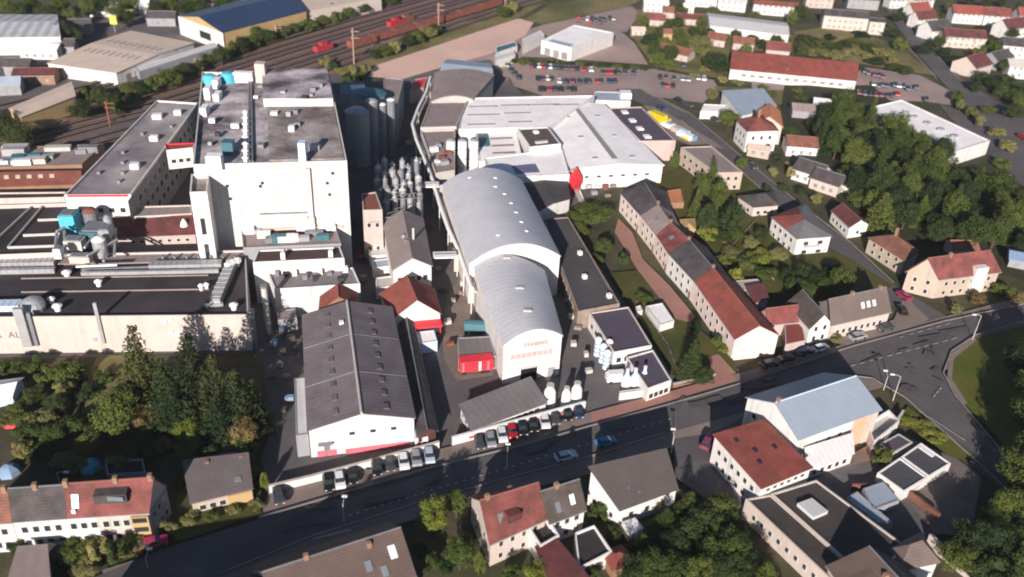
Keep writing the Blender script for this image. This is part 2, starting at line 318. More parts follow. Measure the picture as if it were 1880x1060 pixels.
# ------------------------------------------------------------------ buildings
class Bd: pass
def building(name, label, cat, px, h, roof='flat', rise=0, wall=white, rm=dark_r, z0=0, ov=.35, par=.45, coping=None, group=None):
    b = Bd()
    if isinstance(h, tuple): h = HB(*h)
    q = [P(x, y, h) for x, y in px]
    if len(q) == 3: q.append(q[0]+(q[2]-q[1]))
    for p in q: p.z = 0
    c = sum(q, Vector())/4; c.z = z0
    b.root = thing(name, label, cat, c, group); b.q = q; b.h = h; b.z0 = z0; b.rise = rise; b.kind = roof
    W = lambda u, v: q[0]*(1-u)*(1-v)+q[1]*u*(1-v)+q[2]*u*v+q[3]*(1-u)*v
    lu = ((q[1]-q[0]).length+(q[2]-q[3]).length)/2; lv = ((q[3]-q[0]).length+(q[2]-q[1]).length)/2
    b.lu, b.lv = lu, lv
    def Z(u, v):
        if roof == 'gable_v': return h+rise*(1-abs(2*u-1))
        if roof == 'gable_u': return h+rise*(1-abs(2*v-1))
        if roof == 'mono': return h+rise*v
        if roof == 'barrel': return h+rise*(1-(2*u-1)**2)
        if roof == 'flat': return h-par
        return h+rise*min(1, 2*min(u, 1-u)*lu/min(lu, lv), 2*min(v, 1-v)*lv/min(lu, lv))
    def S(u, v, dz=0):
        p = W(u, v); p.z = Z(u, v)+dz; return p
    b.W, b.S, b.Z = W, S, Z
    wm = MB(); r = MB(); ou, o2 = ov/lu, ov/lv
    def wallpoly(pts):     # pts along the wall top from first to last
        a, e = pts[0], pts[-1]; wm.face([(a.x, a.y, z0), (e.x, e.y, z0)]+[tuple(p) for p in pts[::-1]])
    if roof == 'flat':
        wm.prism([(p.x, p.y) for p in q], z0, h, top=False)
        iu, iv = min(.3/lu, .2), min(.3/lv, .2)
        inn = [W(iu, iv), W(1-iu, iv), W(1-iu, 1-iv), W(iu, 1-iv)]
        cp = MB() if coping else wm
        for i in range(4):
            j = (i+1) % 4; a, d, e, f = q[i], q[j], inn[j], inn[i]
            cp.face([(a.x, a.y, h), (d.x, d.y, h), (e.x, e.y, h), (f.x, f.y, h)])
            cp.face([(f.x, f.y, h), (e.x, e.y, h), (e.x, e.y, h-par), (f.x, f.y, h-par)])
        if coping: b.coping = cp.build('coping', coping, b.root)
        r.slab([Vector((p.x, p.y, h-par)) for p in [W(iu*.5, iv*.5), W(1-iu*.5, iv*.5), W(1-iu*.5, 1-iv*.5), W(iu*.5, 1-iv*.5)]], .15)
    elif roof == 'gable_v':
        wallpoly([S(0, 0), S(.5, 0), S(1, 0)]); wallpoly([S(1, 0), S(1, 1)]); wallpoly([S(1, 1), S(.5, 1), S(0, 1)]); wallpoly([S(0, 1), S(0, 0)])
        r.slab([S(-ou, 1+o2, .26), S(-ou, -o2, .26), S(.5, -o2, .26), S(.5, 1+o2, .26)], .22)
        r.slab([S(1+ou, -o2, .26), S(1+ou, 1+o2, .26), S(.5, 1+o2, .26), S(.5, -o2, .26)], .22)
    elif roof == 'gable_u':
        wallpoly([S(0, 0), S(1, 0)]); wallpoly([S(1, 0), S(1, .5), S(1, 1)]); wallpoly([S(1, 1), S(0, 1)]); wallpoly([S(0, 1), S(0, .5), S(0, 0)])
        r.slab([S(-ou, -o2, .26), S(1+ou, -o2, .26), S(1+ou, .5, .26), S(-ou, .5, .26)], .22)
        r.slab([S(1+ou, 1+o2, .26), S(-ou, 1+o2, .26), S(-ou, .5, .26), S(1+ou, .5, .26)], .22)
    elif roof == 'mono':
        for a, e in (((0, 0), (1, 0)), ((1, 0), (1, 1)), ((1, 1), (0, 1)), ((0, 1), (0, 0))): wallpoly([S(*a), S(*e)])
        r.slab([S(-ou, -o2, .26), S(1+ou, -o2, .26), S(1+ou, 1+o2, .26), S(-ou, 1+o2, .26)], .22)
    elif roof == 'hip':
        for a, e in (((0, 0), (1, 0)), ((1, 0), (1, 1)), ((1, 1), (0, 1)), ((0, 1), (0, 0))):
            A_, E_ = S(*a), S(*e); A_.z = E_.z = h; wallpoly([A_, E_])
        e4 = [W(-ou, -o2), W(1+ou, -o2), W(1+ou, 1+o2), W(-ou, 1+o2)]
        for p in e4: p.z = h+.05
        if lu >= lv: k = min(.5, .5*lv/lu); R0, R1 = W(k, .5), W(1-k, .5)
        else: k = min(.5, .5*lu/lv); R0, R1 = W(.5, k), W(.5, 1-k)
        R0.z = R1.z = h+rise+.05
        def sf(pts): 
            pts = [Vector(p) for p in pts]; e = (pts[1]-pts[0]).normalized(); g = (pts[1]-pts[0]).cross(pts[-1]-pts[0]).normalized().cross(e)
            r.face(pts, [((p-pts[0]).dot(e), (p-pts[0]).dot(g)) for p in pts])
        if lu >= lv: sf([e4[0], e4[1], R1, R0]); sf([e4[1], e4[2], R1]); sf([e4[2], e4[3], R0, R1]); sf([e4[3], e4[0], R0])
        else: sf([e4[0], e4[1], R0]); sf([e4[1], e4[2], R1, R0]); sf([e4[2], e4[3], R1]); sf([e4[3], e4[0], R0, R1])
        for i in range(4):
            a, d = e4[i], e4[(i+1) % 4]; r.face([a-Vector((0, 0, .2)), d-Vector((0, 0, .2)), d, a])
    elif roof == 'barrel':
        N = 20
        wallpoly([S(i/N, 0) for i in range(N+1)]); wallpoly([S(1, 0), S(1, 1)]); wallpoly([S(1-i/N, 1) for i in range(N+1)]); wallpoly([S(0, 1), S(0, 0)])
        for i in range(N):
            u0, u1 = i/N, (i+1)/N
            if i == 0: u0 = -ou
            if i == N-1: u1 = 1+ou
            V = [S(u0, -o2, .2), S(u1, -o2, .2), S(u1, 1+o2, .2), S(u0, 1+o2, .2)]
            r.face(V, [(u0*lu, 0), (u1*lu, 0), (u1*lu, lv), (u0*lu, lv)])
            lo = [p-Vector((0, 0, .3)) for p in V]; r.face([lo[0], lo[1], V[1], V[0]]); r.face([lo[2], lo[3], V[3], V[2]])
    if roof in ('gable_v', 'gable_u') and max(lu, lv) < 45:
        E0, E1 = ((.5, -o2), (.5, 1+o2)) if roof == 'gable_v' else ((-ou, .5), (1+ou, .5))
        b.ridge = (S(*E0, .27), S(*E1, .27))
    b.walls = wm.build('wall', wall, b.root); b.roof = r.build('roof', rm, b.root, smooth=False)
    if hasattr(b, 'ridge') and 'tile' in rm.name:
        MB().tube(b.ridge, .13, 5).build('ridge_cap', clay if 'red' in rm.name or 'terra' in rm.name else steel_d, b.roof)
        gm = MB(); EA = (((-ou, -o2), (-ou, 1+o2)), ((1+ou, -o2), (1+ou, 1+o2))) if roof == 'gable_v' else (((-ou, -o2), (1+ou, -o2)), ((-ou, 1+o2), (1+ou, 1+o2)))
        for a, e in EA: gm.tube([S(*a, .1), S(*e, .1)], .1, 5)
        gm.build('gutter', steel, b.roof)
    return b
def wallframe(b, i):
    a, e = b.q[i], b.q[(i+1) % 4]; d = (e-a).normalized(); return a, e, d, Vector((d.y, -d.x, 0))
def panel(mb, b, i, s, z, w_, h_, dep=.05, out=0.0):
    """box on wall i at fraction s along it, centred, from height z"""
    a, e, d, nn = wallframe(b, i); c = a.lerp(e, s)+nn*(out+dep/2)
    mb.box((c.x, c.y, z), w_, dep, h_, math.atan2(d.y, d.x)); return mb
def windows(b, wall, cols, rows, w_=1.1, h_=1.4, z=1.0, dz=2.9, m0=.08, m1=.92, frame=framem, pane=True, pm=glass, name='window'):
    for r_ in range(rows):
        for c_ in range(cols):
            s = m0+(m1-m0)*((c_+.5)/cols); zz = b.z0+z+r_*dz
            if pane:
                f = panel(MB(), b, wall, s, zz, w_, h_, .06).build(name, frame, b.root)
                panel(MB(), b, wall, s, zz+.1, w_-.2, h_-.2, .02, .06).build('pane', pm, f)
            else: panel(MB(), b, wall, s, zz, w_, h_, .05).build(name, fglass if pm is glass else pm, b.root)
def on_roof(b, name, u, v, sx, sy, sz, m, base=.25, parent=None):
    p = b.S(u, v); a, e, d, nn = wallframe(b, 0)
    mb = MB(); mb.box((p.x, p.y, p.z+(base if b.kind != 'flat' else 0)-.15), sx, sy, sz+.15, math.atan2(d.y, d.x))
    return mb.build(name, m, parent or b.roof)
def chimney(b, u, v, hh=1.4, m=brickw): return on_roof(b, 'chimney', u, v, .7, .7, hh, m, -.4)
def skylight(b, u, v, sx, sy, m=glass2, hh=.18):
    """a pane lying in the plane of the roof"""
    du, dv = sx/2/b.lu, sy/2/b.lv; t = hh+.26 if b.kind != 'flat' else hh
    mb = MB(); mb.slab([b.S(u-du, v-dv, t), b.S(u+du, v-dv, t), b.S(u+du, v+dv, t), b.S(u-du, v+dv, t)], hh)
    return mb.build('skylight', m, b.roof)
# ================================================================== FACTORY
RV = P  # survey helper alias
# ---- malthouse
b = building('malthouse', 'tallest white factory block with a weathered flat roof and stained front wall', 'factory', [(354, 302), (637, 295), (604, 134), (371, 132)], ((637, 295), (646, 490)), wall=white2, rm=malt_r, par=.9)
malt = b; zt = b.h
q = [b.W(.47, .60), b.W(.985, .60), b.W(.985, .985), b.W(.47, .985)]
rb = MB(); rb.prism([(p.x, p.y) for p in q], zt-.9, zt+1.3); up = rb.build('roof_block', white, b.root)
rb = MB(); rb.slab([Vector((p.x, p.y, zt+1.45)) for p in q], .15); rb.build('roof_block_cover', malt_r, up)
q = [b.W(.49, .04), b.W(.985, .04), b.W(.985, .585), b.W(.49, .585)]
rb = MB(); rb.slab([Vector((p.x, p.y, zt-.5)) for p in q], .4); rb.build('gravel_deck', malt_g, b.roof)
for i in range(8):
    p = b.S(.335, .04+.065*i); mb = MB(); mb.lathe(p, [(.5, 0), (.5, 1.0), (.9, 1.1), (.2, 1.6)], 10); mb.build('roof_vent', whitep, b.roof)
mb = MB(); p0, p1 = b.S(.37, .03), b.S(.37, .97)
for dx in (-.35, .35): mb.tube([p0+Vector((dx, 0, .5)), p1+Vector((dx, 0, .5))], .22, 6)
mb.build('pipe_run', steel_d, b.roof)
def mbox(px, z, sx, sy, sz, m, name='roof_cabin', parent=None):
    p = P(*px, z); mb = MB(); mb.box(p, sx, sy, sz, .05); return mb.build(name, m, parent or malt.roof)
mbox((396, 308), zt-.9, 3.4, 2.4, 3.2, whitep); mbox((421, 282), zt-.9, 2.6, 2.6, 3.2, teal, 'roof_hopper')
mbox((557, 297), zt-.5, 1.7, 2.0, 5.0, bluew, 'duct_tower'); mbox((578, 275), zt-.5, 2.4, 1.6, 1.4, steel)
mbox((448, 150), zt-.9, 5.4, 2.2, 2.8, whitep); mbox((481, 150), zt-.9, 2.8, 2.8, 5.5, creamp, 'roof_tank')
for px, r_ in (((386, 154), 1.9), ((420, 150), 2.1)):
    mb = MB(); mb.lathe(P(*px, zt-.9), [(r_, 0), (r_, 2.0), (r_*.75, 2.6), (.3, 2.8)], 14); mb.build('roof_tank', cyan, malt.roof, smooth=False)
for px, sz in (((377, 210), 2.2), ((384, 180), 3.2), ((399, 160), 2.4), ((400, 182), 1.8)): mbox(px, zt-.9, 1.6, 3.6, sz, whitep)
for px in ((530, 213), (541, 209), (572, 176), (575, 168), (560, 180), (590, 160), (470, 180), (478, 160), (520, 170), (390, 225), (480, 270), (504, 210), (536, 240), (546, 232), (582, 272), (432, 235), (400, 250), (386, 266)):
    mbox(px, zt-.5 if px[0] < 495 or px[1] > 196 else zt+1.45, rnd.uniform(.8, 2), rnd.uniform(.8, 1.8), rnd.uniform(.5, 1.6), rnd.choice([steel, steel_d, whitep, dark_r]), 'roof_unit')
panel(MB(), b, 0, .735, 2, 1.1, zt-3.5, .9).build('wall_duct', white2, b.root)
panel(MB(), b, 0, .55, zt-13.3, 11, .35, .3).build('ledge', steel_d, b.root)
panel(MB(), b, 0, .60, zt-17.5, 24, .5, .5).build('base_ledge', tan_r, b.root)
panel(MB(), b, 0, .73, zt-17.5, 1.8, 3.4, 1.2).build('wall_box', concrete, b.root)
for s, z in ((.43, zt-5.5), (.415, zt-6.3), (.86, zt-6), (.87, zt-9), (.2, zt-6), (.21, zt-9.3), (.9, zt-3.5)): panel(MB(), b, 0, s, z, .7, .7, .05).build('window', glass, b.root)
q = [b.W(0, 0), b.W(.12, 0), b.W(.12, .5), b.W(0, .5)]
# ---- stair tower
b = building('stair_tower', 'slim white stair tower with two tall slot windows in front of the tallest block', 'tower', [(348, 353), (380, 352), (384, 319), (351, 320)], 26, wall=white, rm=malt_g, par=.8)
for z in (15.2, 8.6): 
    f = panel(MB(), b, 0, .5, z, 1.3, 4.4, .06).build('window', framem, b.root); panel(MB(), b, 0, .5, z+.12, 1.0, 4.1, .02, .06).build('pane', glass, f)
f = panel(MB(), b, 0, .55, 4.5, 2.6, 1.2, .06).build('window', framem, b.root); panel(MB(), b, 0, .55, 4.6, 2.4, 1.0, .02, .06).build('pane', glass, f)
# ---- long office wing left of malthouse
b = building('factory_wing', 'long grey-roofed factory wing with a red fascia left of the tallest white block', 'factory', [(118, 358), (240, 357), (363, 189), (288, 184)], 15, wall=white, rm=mat('worn_grey_roof', (.20, .18, .205), var=.4, sc=.1, alt=(.32, .29, .275)), par=.5)
a, e = b.S(0, 0), b.S(1, 0); panel(MB(), b, 0, .5, b.h-.55, b.lu, .5, .12).build('fascia', redpaint, b.root)
panel(MB(), b, 1, .5, 0, b.lv*1.06, b.h-.6, .06).build('side_shade_panel', mat('wing_shade_grey', (.20, .19, .20), var=.2, streak=.5), b.root)  # dark grey panel puts the shade of this wall into its colour
for r_ in range(3):
    for c_ in range(14): f = panel(MB(), b, 1, .05+.9*(c_+.5)/14, 3.2+3.8*r_, 2.4, 1.8, .08, .06).build('window', framem, b.root); panel(MB(), b, 1, .05+.9*(c_+.5)/14, 3.3+3.8*r_, 2.1, 1.6, .03, .14).build('pane', glass, f)
windows(b, 0, 5, 2, 1.4, 1.4, 6, 4)
for u, v, s in ((.35, .8, 2.6), (.72, .86, 2.0), (.66, .55, 2.2), (.72, .26, 2.2)): on_roof(b, 'roof_cabin', u, v, s, s*.8, 1.3, whitep)
for u, v in ((.3, .4), (.2, .2), (.6, .2), (.35, .6), (.45, .3), (.8, .7), (.65, .12)): on_roof(b, 'roof_vent', u, v, .8, .8, .8, steel_d)
b = building('link_bridge', 'small white bridge block with a red roof edge between wing and tallest block', 'bridge', [(305, 276), (353, 271), (357, 262), (303, 264)], 19, z0=13.5, wall=white, rm=rust, par=.3, coping=redpaint)
windows(b, 0, 3, 1, 1.3, 1.2, 1.6)
# ---- far left roofs
b = building('long_shed', 'long rusty brown roofed shed at the left edge behind the black flat roofs', 'shed', [(-60, 345), (148, 338), (150, 312), (-60, 315)], 9, 'gable_u', 1.6, brickw, rust)
for i in range(5): skylight(b, .35+.1*i, .3, 1.2, 1.2, tan_r)
b = building('service_block', 'low brown flat-roofed block crowded with grey roof plant left of the wing', 'factory', [(-50, 308), (150, 302), (190, 264), (-30, 272)], 9, wall=brickw, rm=tan_d, par=.3)
for i in range(16): on_roof(b, 'roof_unit', rnd.uniform(.25, .97), rnd.uniform(.1, .9), rnd.uniform(2, 8), rnd.uniform(1, 2.4), rnd.uniform(.8, 2.2), [steel, teal, whitep, steel_d, concrete][i % 5])
b = building('black_roof_hall', 'black flat-roofed factory hall divided by pale parapet bars at the left edge', 'factory', [(-60, 470), (100, 464), (130, 372), (-60, 378)], 11, wall=creamp, rm=dark_r, par=1.0, coping=concrete)
for (x0, y0, x1, y1) in ((68, 399, 122, 397), (41, 427, 112, 424), (13, 449, 104, 446), (78, 373, 13, 449), (60, 372, -20, 446)):
    p, r_ = P(x0, y0, 11.1), P(x1, y1, 11.1); mb = MB(); d = (r_-p); c = (p+r_)/2; mb.box((c.x, c.y, 9.9), d.length, .3, .7, math.atan2(d.y, d.x)); mb.build('parapet_bar', concrete, b.root)
b = building('pale_strip_block', 'narrow block with a lit pale end wall beside the black flat roofs', 'factory', [(-60, 366), (118, 362), (122, 352), (-60, 354)], 12, wall=creamp, rm=dark_r, par=.4)
b = building('boiler_house', 'long low factory building with dark red roof and pink wall left of the stair tower', 'factory', [(212, 436), (358, 430), (358, 393), (214, 398)], ((238, 434), (240, 480)), 'gable_u', 2.2, pinkw, red_d)
windows(b, 0, 7, 1, 1.0, .9, b.h-1.9, 1, .15, .95)
mb = MB(); mb.lathe(b.S(.87, .22, .2), [(1.0, 0), (.7, 1.0), (.15, 1.9)], 10); mb.build('roof_cone', whitep, b.roof)
b = building('flat_annex', 'small flat annex with grey roof against the foot of the factory wing', 'factory', [(182, 402), (246, 397), (262, 366), (190, 369)], 9.5, wall=white, rm=wroof2, par=.4)
on_roof(b, 'roof_unit', .25, .5, 3.5, 5, 1.2, teal)
b = building('grey_ridge_block', 'low grey flat-roofed block between the wing and the dark red roof', 'factory', [(240, 398), (352, 392), (352, 376), (246, 379)], 10, wall=concrete, rm=tan_d, par=.35)
# ---- big flat dark hall
b = building('flat_roofed_hall', 'long cream-walled factory hall with a black flat roof behind the conifers', 'factory', [(-70, 583), (456, 578), (451, 459), (-70, 470)], ((445, 584), (461, 650)), wall=creamp, rm=dark_r, par=.9, coping=concrete)
hall = b; hz = b.h
q = [b.W(.30, .86), b.W(.99, .86), b.W(.99, .99), b.W(.30, .99)]
mb = MB(); mb.slab([Vector((p.x, p.y, hz-.5)) for p in q], .4); mb.build('brown_roof_strip', tan_d, b.roof)
for v in (.42, .64): 
    p, r_ = b.S(.2, v), b.S(.86, v); mb = MB(); c = (p+r_)/2; d = r_-p; mb.box((c.x, c.y, c.z-.05), d.length, .3, .35, math.atan2(d.y, d.x)); mb.build('roof_seam', tan_d, b.roof)
def duct(name, a, e, z, wd, ht, m, n=0, parent=None, label=None):
    p, r_ = P(*a, z), P(*e, z); d = r_-p; c = (p+r_)/2; mb = MB(); ang = math.atan2(d.y, d.x)
    mb.box((c.x, c.y, z), d.length, wd, ht, ang)
    for i in range(n):
        k = p.lerp(r_, (i+.5)/n); mb.box((k.x, k.y, z-.03), .18, wd+.16, ht+.11, ang)
    return mb.build(name, m, parent or hall.roof)
duct('air_duct', (-60, 489), (104, 486), hz-.9, 3.0, 1.5, steel, 16); duct('air_duct', (-60, 503), (102, 500), hz-.9, 1.2, 1.1, steel, 14)
duct('air_duct', (276, 494), (408, 491), hz-.9, 2.2, 1.5, steel, 12); duct('air_duct', (150, 505), (402, 500), hz-.5, .8, .8, steel, 10)
duct('air_duct', (150, 497), (280, 492), hz-.5, .5, .5, steel_d, 0)
duct('air_duct', (428, 487), (396, 562), hz-.9, 2.2, 1.8, steel, 9); duct('air_duct', (415, 492), (440, 480), hz+.5, 1.0, 1.0, whitep, 3)
duct('air_duct', (376, 564), (410, 561), hz-.8, .7, .7, steel, 0)
duct('air_duct', (-60, 568), (40, 566), hz-.9, 2.6, 1.4, bluew, 8)
for x, y, s in ((182, 525, 1.1), (107, 570, 1.3), (430, 568, 1.2), (96, 557, 1.0), (370, 533, .8), (380, 531, .8), (124, 508, 1.3), (434, 488, 1.6)):
    mb = MB(); mb.lathe(P(x, y, hz-.9), [(s*.5, 0), (s*.5, .9), (s*.8, 1.0), (s*.8, 1.3), (.1, 1.7)], 10); mb.build('roof_vent', whitep, hall.roof)
mb = MB(); mb.lathe(P(63, 570, hz-.9), [(2.2, 0), (2.5, 1.2), (2.2, 2.2), (1.2, 2.9), (.2, 3.1)], 16); mb.build('roof_tank', steel, hall.roof)
for i in range(7): p = P(300+i*22, 478, hz-.5); mb = MB(); mb.box(p, .5, .5, 1.2); mb.build('roof_vent', steel_d, hall.roof)
panel(MB(), b, 0, .468, 2.5, .7, hz+.9, .5).build('downpipe', steel, b.root)
panel(MB(), b, 0, .202, 2.2, 1.9, hz+.2, .9).build('wall_duct', steel, b.root); panel(MB(), b, 0, .232, 2.2, .7, hz-1, .6).build('wall_duct', steel_d, b.root)
panel(MB(), b, 0, .44, 3.0, .8, .8, .1).build('wall_hatch', steel, b.root)
for s in (.70, .715, .735, .72): panel(MB(), b, 0, s, rnd.uniform(4, 8), .8, .8, .25).build('wall_lamp', whitep, b.root)
def lettering(txt, b, wall, s, z, size, m, name='lettering'):
    cu = bpy.data.curves.new('text', 'FONT'); cu.body = txt; cu.size = size; cu.extrude = .03; cu.align_x = 'CENTER'
    t = bpy.data.objects.new('text', cu); COL.objects.link(t); bpy.context.view_layer.update()
    me = bpy.data.meshes.new_from_object(t.evaluated_get(bpy.context.evaluated_depsgraph_get())); bpy.data.objects.remove(t)
    a, e, d, nn = wallframe(b, wall); c = a.lerp(e, s)+nn*.06; me.materials.clear(); me.materials.append(m)
    R = Matrix((d, Vector((0, 0, 1)), nn)).transposed().to_4x4(); R.translation = Vector((c.x, c.y, z))-b.root.location
    me.transform(R); o = bpy.data.objects.new(name, me); COL.objects.link(o); o.parent = b.root; return o
lettering('A  ALL', b, 0, .146, hz-5.2, 2.2, mat('letter_brown', (.20, .15, .12), var=.1))
# ---- plant cluster between the halls
def plantbox(px, z, sx, sy, sz, m, name, label, cat, ang=.05, extra=None, z0=None):
    p = P(*px, z); t = thing(name, label, cat, p)
    mb = MB(); mb.box(p, sx, sy, sz, ang); mb.build('housing', m, t)
    mb = MB(); mb.box((p.x, p.y, p.z+sz), sx*.8, sy*.8, .25, ang); mb.build('cover', extra or steel_d, t); return t
plantbox((133, 422), 9, 3.6, 4, 4.6, cyan, 'cooling_unit', 'bright cyan cooling unit in front of the wing', 'cooling unit')
plantbox((110, 472), 11, 1.6, 2, 2.4, whitep, 'fan_unit', 'small white fan unit left of the pipe cluster', 'fan unit')
plantbox((140, 455), 10, 4, 3, 2.4, concrete, 'filter_unit', 'pale slatted filter unit right of the small white fan', 'filter unit')
plantbox((178, 440), 9.5, 5, 6, 3.4, teal, 'machine_house', 'teal machine house amid the roof pipes', 'machine house')
plantbox((200, 447), 10, 2.4, 3.5, 4.2, steel, 'dust_collector', 'silver dust collector beside the teal machine house', 'dust collector')
plantbox((150, 480), 10, 4.5, 2.2, 1.6, creamp, 'switch_cabinet', 'long cream switch cabinet on the roof edge below the pipes', 'cabinet')
for i, (px, r_, h_) in enumerate((((187, 470), 1.5, 4.2), ((170, 412), 1.7, 3.6), ((203, 430), 1.0, 4.4))):
    p = P(*px, 9.5); t = thing('steel_tank', ['round steel tank at the front of the roof pipe cluster', 'rusty-topped round tank behind the teal machine house', 'thin steel tank beside the dark red roof'][i], 'tank', p)
    mb = MB(); mb.lathe(p, [(r_, 0), (r_, h_)], 14); mb.build('shell', [steel, steel_d, steel][i], t); mb = MB(); mb.lathe((p.x, p.y, p.z+h_), [(r_*1.05, 0), (r_*.6, .7), (.1, .9)], 14); mb.build('cap', [whitep, rust, steel_d][i], t)
mb = MB()
for a, e, z in (((100, 470), (104, 425), 11.5), ((104, 425), (118, 418), 12.5), ((118, 418), (120, 470), 11.5), ((160, 470), (215, 440), 12), ((155, 455), (195, 405), 12.5), ((190, 480), (196, 410), 12), ((210, 470), (212, 420), 11.5), ((140, 490), (215, 487), 11)): mb.tube([P(*a, z), P(*e, z)], .3, 6)
for x, y in ((104, 425), (118, 418), (160, 470), (195, 405), (212, 430)): mb.tube([P(x, y, 12)-Vector((0, 0, 3.5)), P(x, y, 12)], .2, 6)
one('roof_pipework', mb, steel, 'tangle of grey pipes around the teal machine house', 'pipework')
# ---- mid blocks in front of malthouse
b = building('pump_house', 'low flat block topped with white vents at the foot of the tallest block', 'factory', [(446, 455), (626, 447), (614, 410), (442, 416)], 11.5, wall=greyw, rm=tan_d, par=.4)
for i in range(12): on_roof(b, 'roof_unit', .08+.075*i, rnd.choice([.3, .55, .75]), rnd.uniform(1.5, 4.5), rnd.uniform(1, 2), rnd.uniform(.8, 1.8), [whitep, steel, whitep, steel_d, teal, whitep][i % 6])
mb = MB(); mb.slab([b.S(.25, .6, .12), b.S(.95, .6, .12), b.S(.95, .85, .12), b.S(.25, .85, .12)], .1); mb.build('dark_gutter', dark_r, b.roof)
b = building('filter_house', 'flat block with a maroon roof and bright white wall below the white vents', 'factory', [(464, 482), (632, 474), (624, 453), (474, 459)], 11, wall=white, rm=mat('maroon_roof', (.06, .035, .035), var=.2), par=.35)
for u in (.32, .86): on_roof(b, 'roof_vent', u, .3, 1.0, 1.0, 1.6, whitep)
on_roof(b, 'roof_pipe', .31, .6, .4, 4, .5, whitep)
b = building('cellar_block', 'white flat-roofed block with a weathered mauve roof behind the small red gable', 'factory', [(504, 531), (661, 521), (648, 491), (490, 497)], ((661, 521), (665, 575)), wall=white, rm=mat('mauve_roof', (.24, .21, .225), var=.3, sc=.12, alt=(.14, .13, .12)), par=.35)
for i in range(9): on_roof(b, 'roof_unit', .1+.1*i, rnd.uniform(.3, .9), rnd.uniform(.8, 1.6), rnd.uniform(.7, 1.4), rnd.uniform(.6, 1.3), [steel_d, dark_r, whitep][i % 3])
b = building('white_annex', 'narrow white annex jutting forward beside the small red gable', 'annex', [(543, 541), (574, 538), (572, 531), (542, 533)], 6.2, wall=white, rm=wroof, par=.2)
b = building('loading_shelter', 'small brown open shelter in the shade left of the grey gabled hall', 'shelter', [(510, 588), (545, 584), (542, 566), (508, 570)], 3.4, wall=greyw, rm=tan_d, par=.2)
p = P(494, 612); t = thing('vent_stack', 'slim pale vent stack beside the black roofed hall', 'chimney', p); hh = HB((487, 528), (494, 612)); mb = MB(); mb.tube([p, p+Vector((0, 0, hh))], .65, 12); mb.build('shaft', concrete, t); mb = MB(); mb.tube([p+Vector((0, 0, hh)), p+Vector((0, 0, hh+.5))], .8, 12); mb.build('cap', steel_d, t)
p = P(470, 640); mb = MB(); mb.tube([p, p+Vector((0, 0, 9))], .5, 10); mb.tube([p+Vector((0, 0, 9)), p+Vector((0, 0, 10))], .7, 10); one('grey_standpipe', mb, steel_d, 'grey standpipe in the alley right of the black roofed hall', 'pipe')
# ---- gabled grey hall
b = building('gabled_hall', 'grey corrugated gabled hall with rows of dark roof hatches and white front', 'hall', [(567, 790), (760, 767), (718, 566), (557, 581)], ((567, 790), (566, 840)), 'gable_v', 2.5, white, hall_r)
gh = b
for i in range(9):
    for u in (.26, .745): 
        f = skylight(b, u, .06+.108*i, 1.0, 1.5, mat('hatch_dark', (.12, .105, .105), var=.2), .22)
mb = MB(); mb.tube([b.S(.5, -.01, .3), b.S(.5, 1.01, .3)], .25, 6); mb.build('ridge_cap', concrete, b.roof)
for v in (.33, .67): mb = MB(); mb.tube([b.S(-.01, v, .28), b.S(.5, v, .28), b.S(1.01, v, .28)], .07, 4); mb.build('sheet_joint', steel_d, b.roof)
on_roof(b, 'roof_vent', .41, .80, .9, .9, .8, whitep, .0)
panel(MB(), b, 0, .64, 0, 12, 1.0, .25).build('plinth', pinkpaint, b.root); panel(MB(), b, 0, .14, 3.0, 2.6, .35, .8).build('door_canopy', steel_d, b.root)
for s in (.1, .2): panel(MB(), b, 0, s, 0, 1.6, 1.3, .15).build('plinth', pinkpaint, b.root)
panel(MB(), b, 0, .155, 0, 1.1, 2.4, .08).build('door', steel_d, b.root); windows(b, 0, 3, 1, 1.2, .9, 4.2, 1, .3, .9)
b = building('lean_to', 'pale lean-to roof along the left wall of the grey gabled hall', 'lean-to', [(543, 800), (566, 797), (565, 692), (540, 695)], 5.2, wall=greyw, rm=wroof2, par=.1, ov=.2)
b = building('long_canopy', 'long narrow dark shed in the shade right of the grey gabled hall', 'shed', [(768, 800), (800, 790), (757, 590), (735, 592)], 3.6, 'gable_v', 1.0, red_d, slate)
b = building('gate_lodge', 'small red and white gatehouse right of the white gabled front', 'gatehouse', [(762, 806), (786, 802), (782, 780), (760, 783)], 2.8, wall=white, rm=redpaint, par=.2)
windows(b, 0, 2, 1, .9, .9, 1.0)
# ---- red house, brown roof, pipes
b = building('red_roofed_office', 'white house with a red pitched roof and red awning behind the grey gabled hall', 'house', [(723, 583), (808, 575), (795, 531), (700, 540)], ((808, 575), (811, 610)), 'gable_v', 4.0, white, red_b)
windows(b, 0, 3, 1, 1, 1.1, 1.4, 1, .3, .95)
a, e, d, nn = wallframe(b, 0); c = a.lerp(e, .66)+nn*1.3; mb = MB(); mb.box((c.x, c.y, 3.1), 7.2, 2.6, .5, math.atan2(d.y, d.x)); aw = mb.build('awning', redpaint, b.root)
for k in (.35, .97): c = a.lerp(e, k)+nn*2.3; MB().box((c.x, c.y, 0), .25, .25, 3.1).build('awning_post', redpaint, b.root)
b = building('white_canopy', 'white roofed loading canopy below the red awning', 'canopy', [(765, 632), (803, 626), (797, 606), (760, 610)], 2.8, wall=bluew, rm=wroof, par=.15)
b = building('small_red_gable', 'small red pitched roof wedged behind the grey gabled hall', 'house', [(588, 568), (657, 560), (652, 540), (590, 545)], 6, 'gable_v', 2.6, brickw, red_b)
b = building('brown_roofed_hall', 'brown pitched roof building below the bundle of silver tanks', 'factory', [(722, 496), (792, 488), (775, 402), (704, 406)], 9, 'gable_v', 2.6, white, tan_d)
windows(b, 0, 5, 2, 1.2, 1.4, 2.2, 3.2)
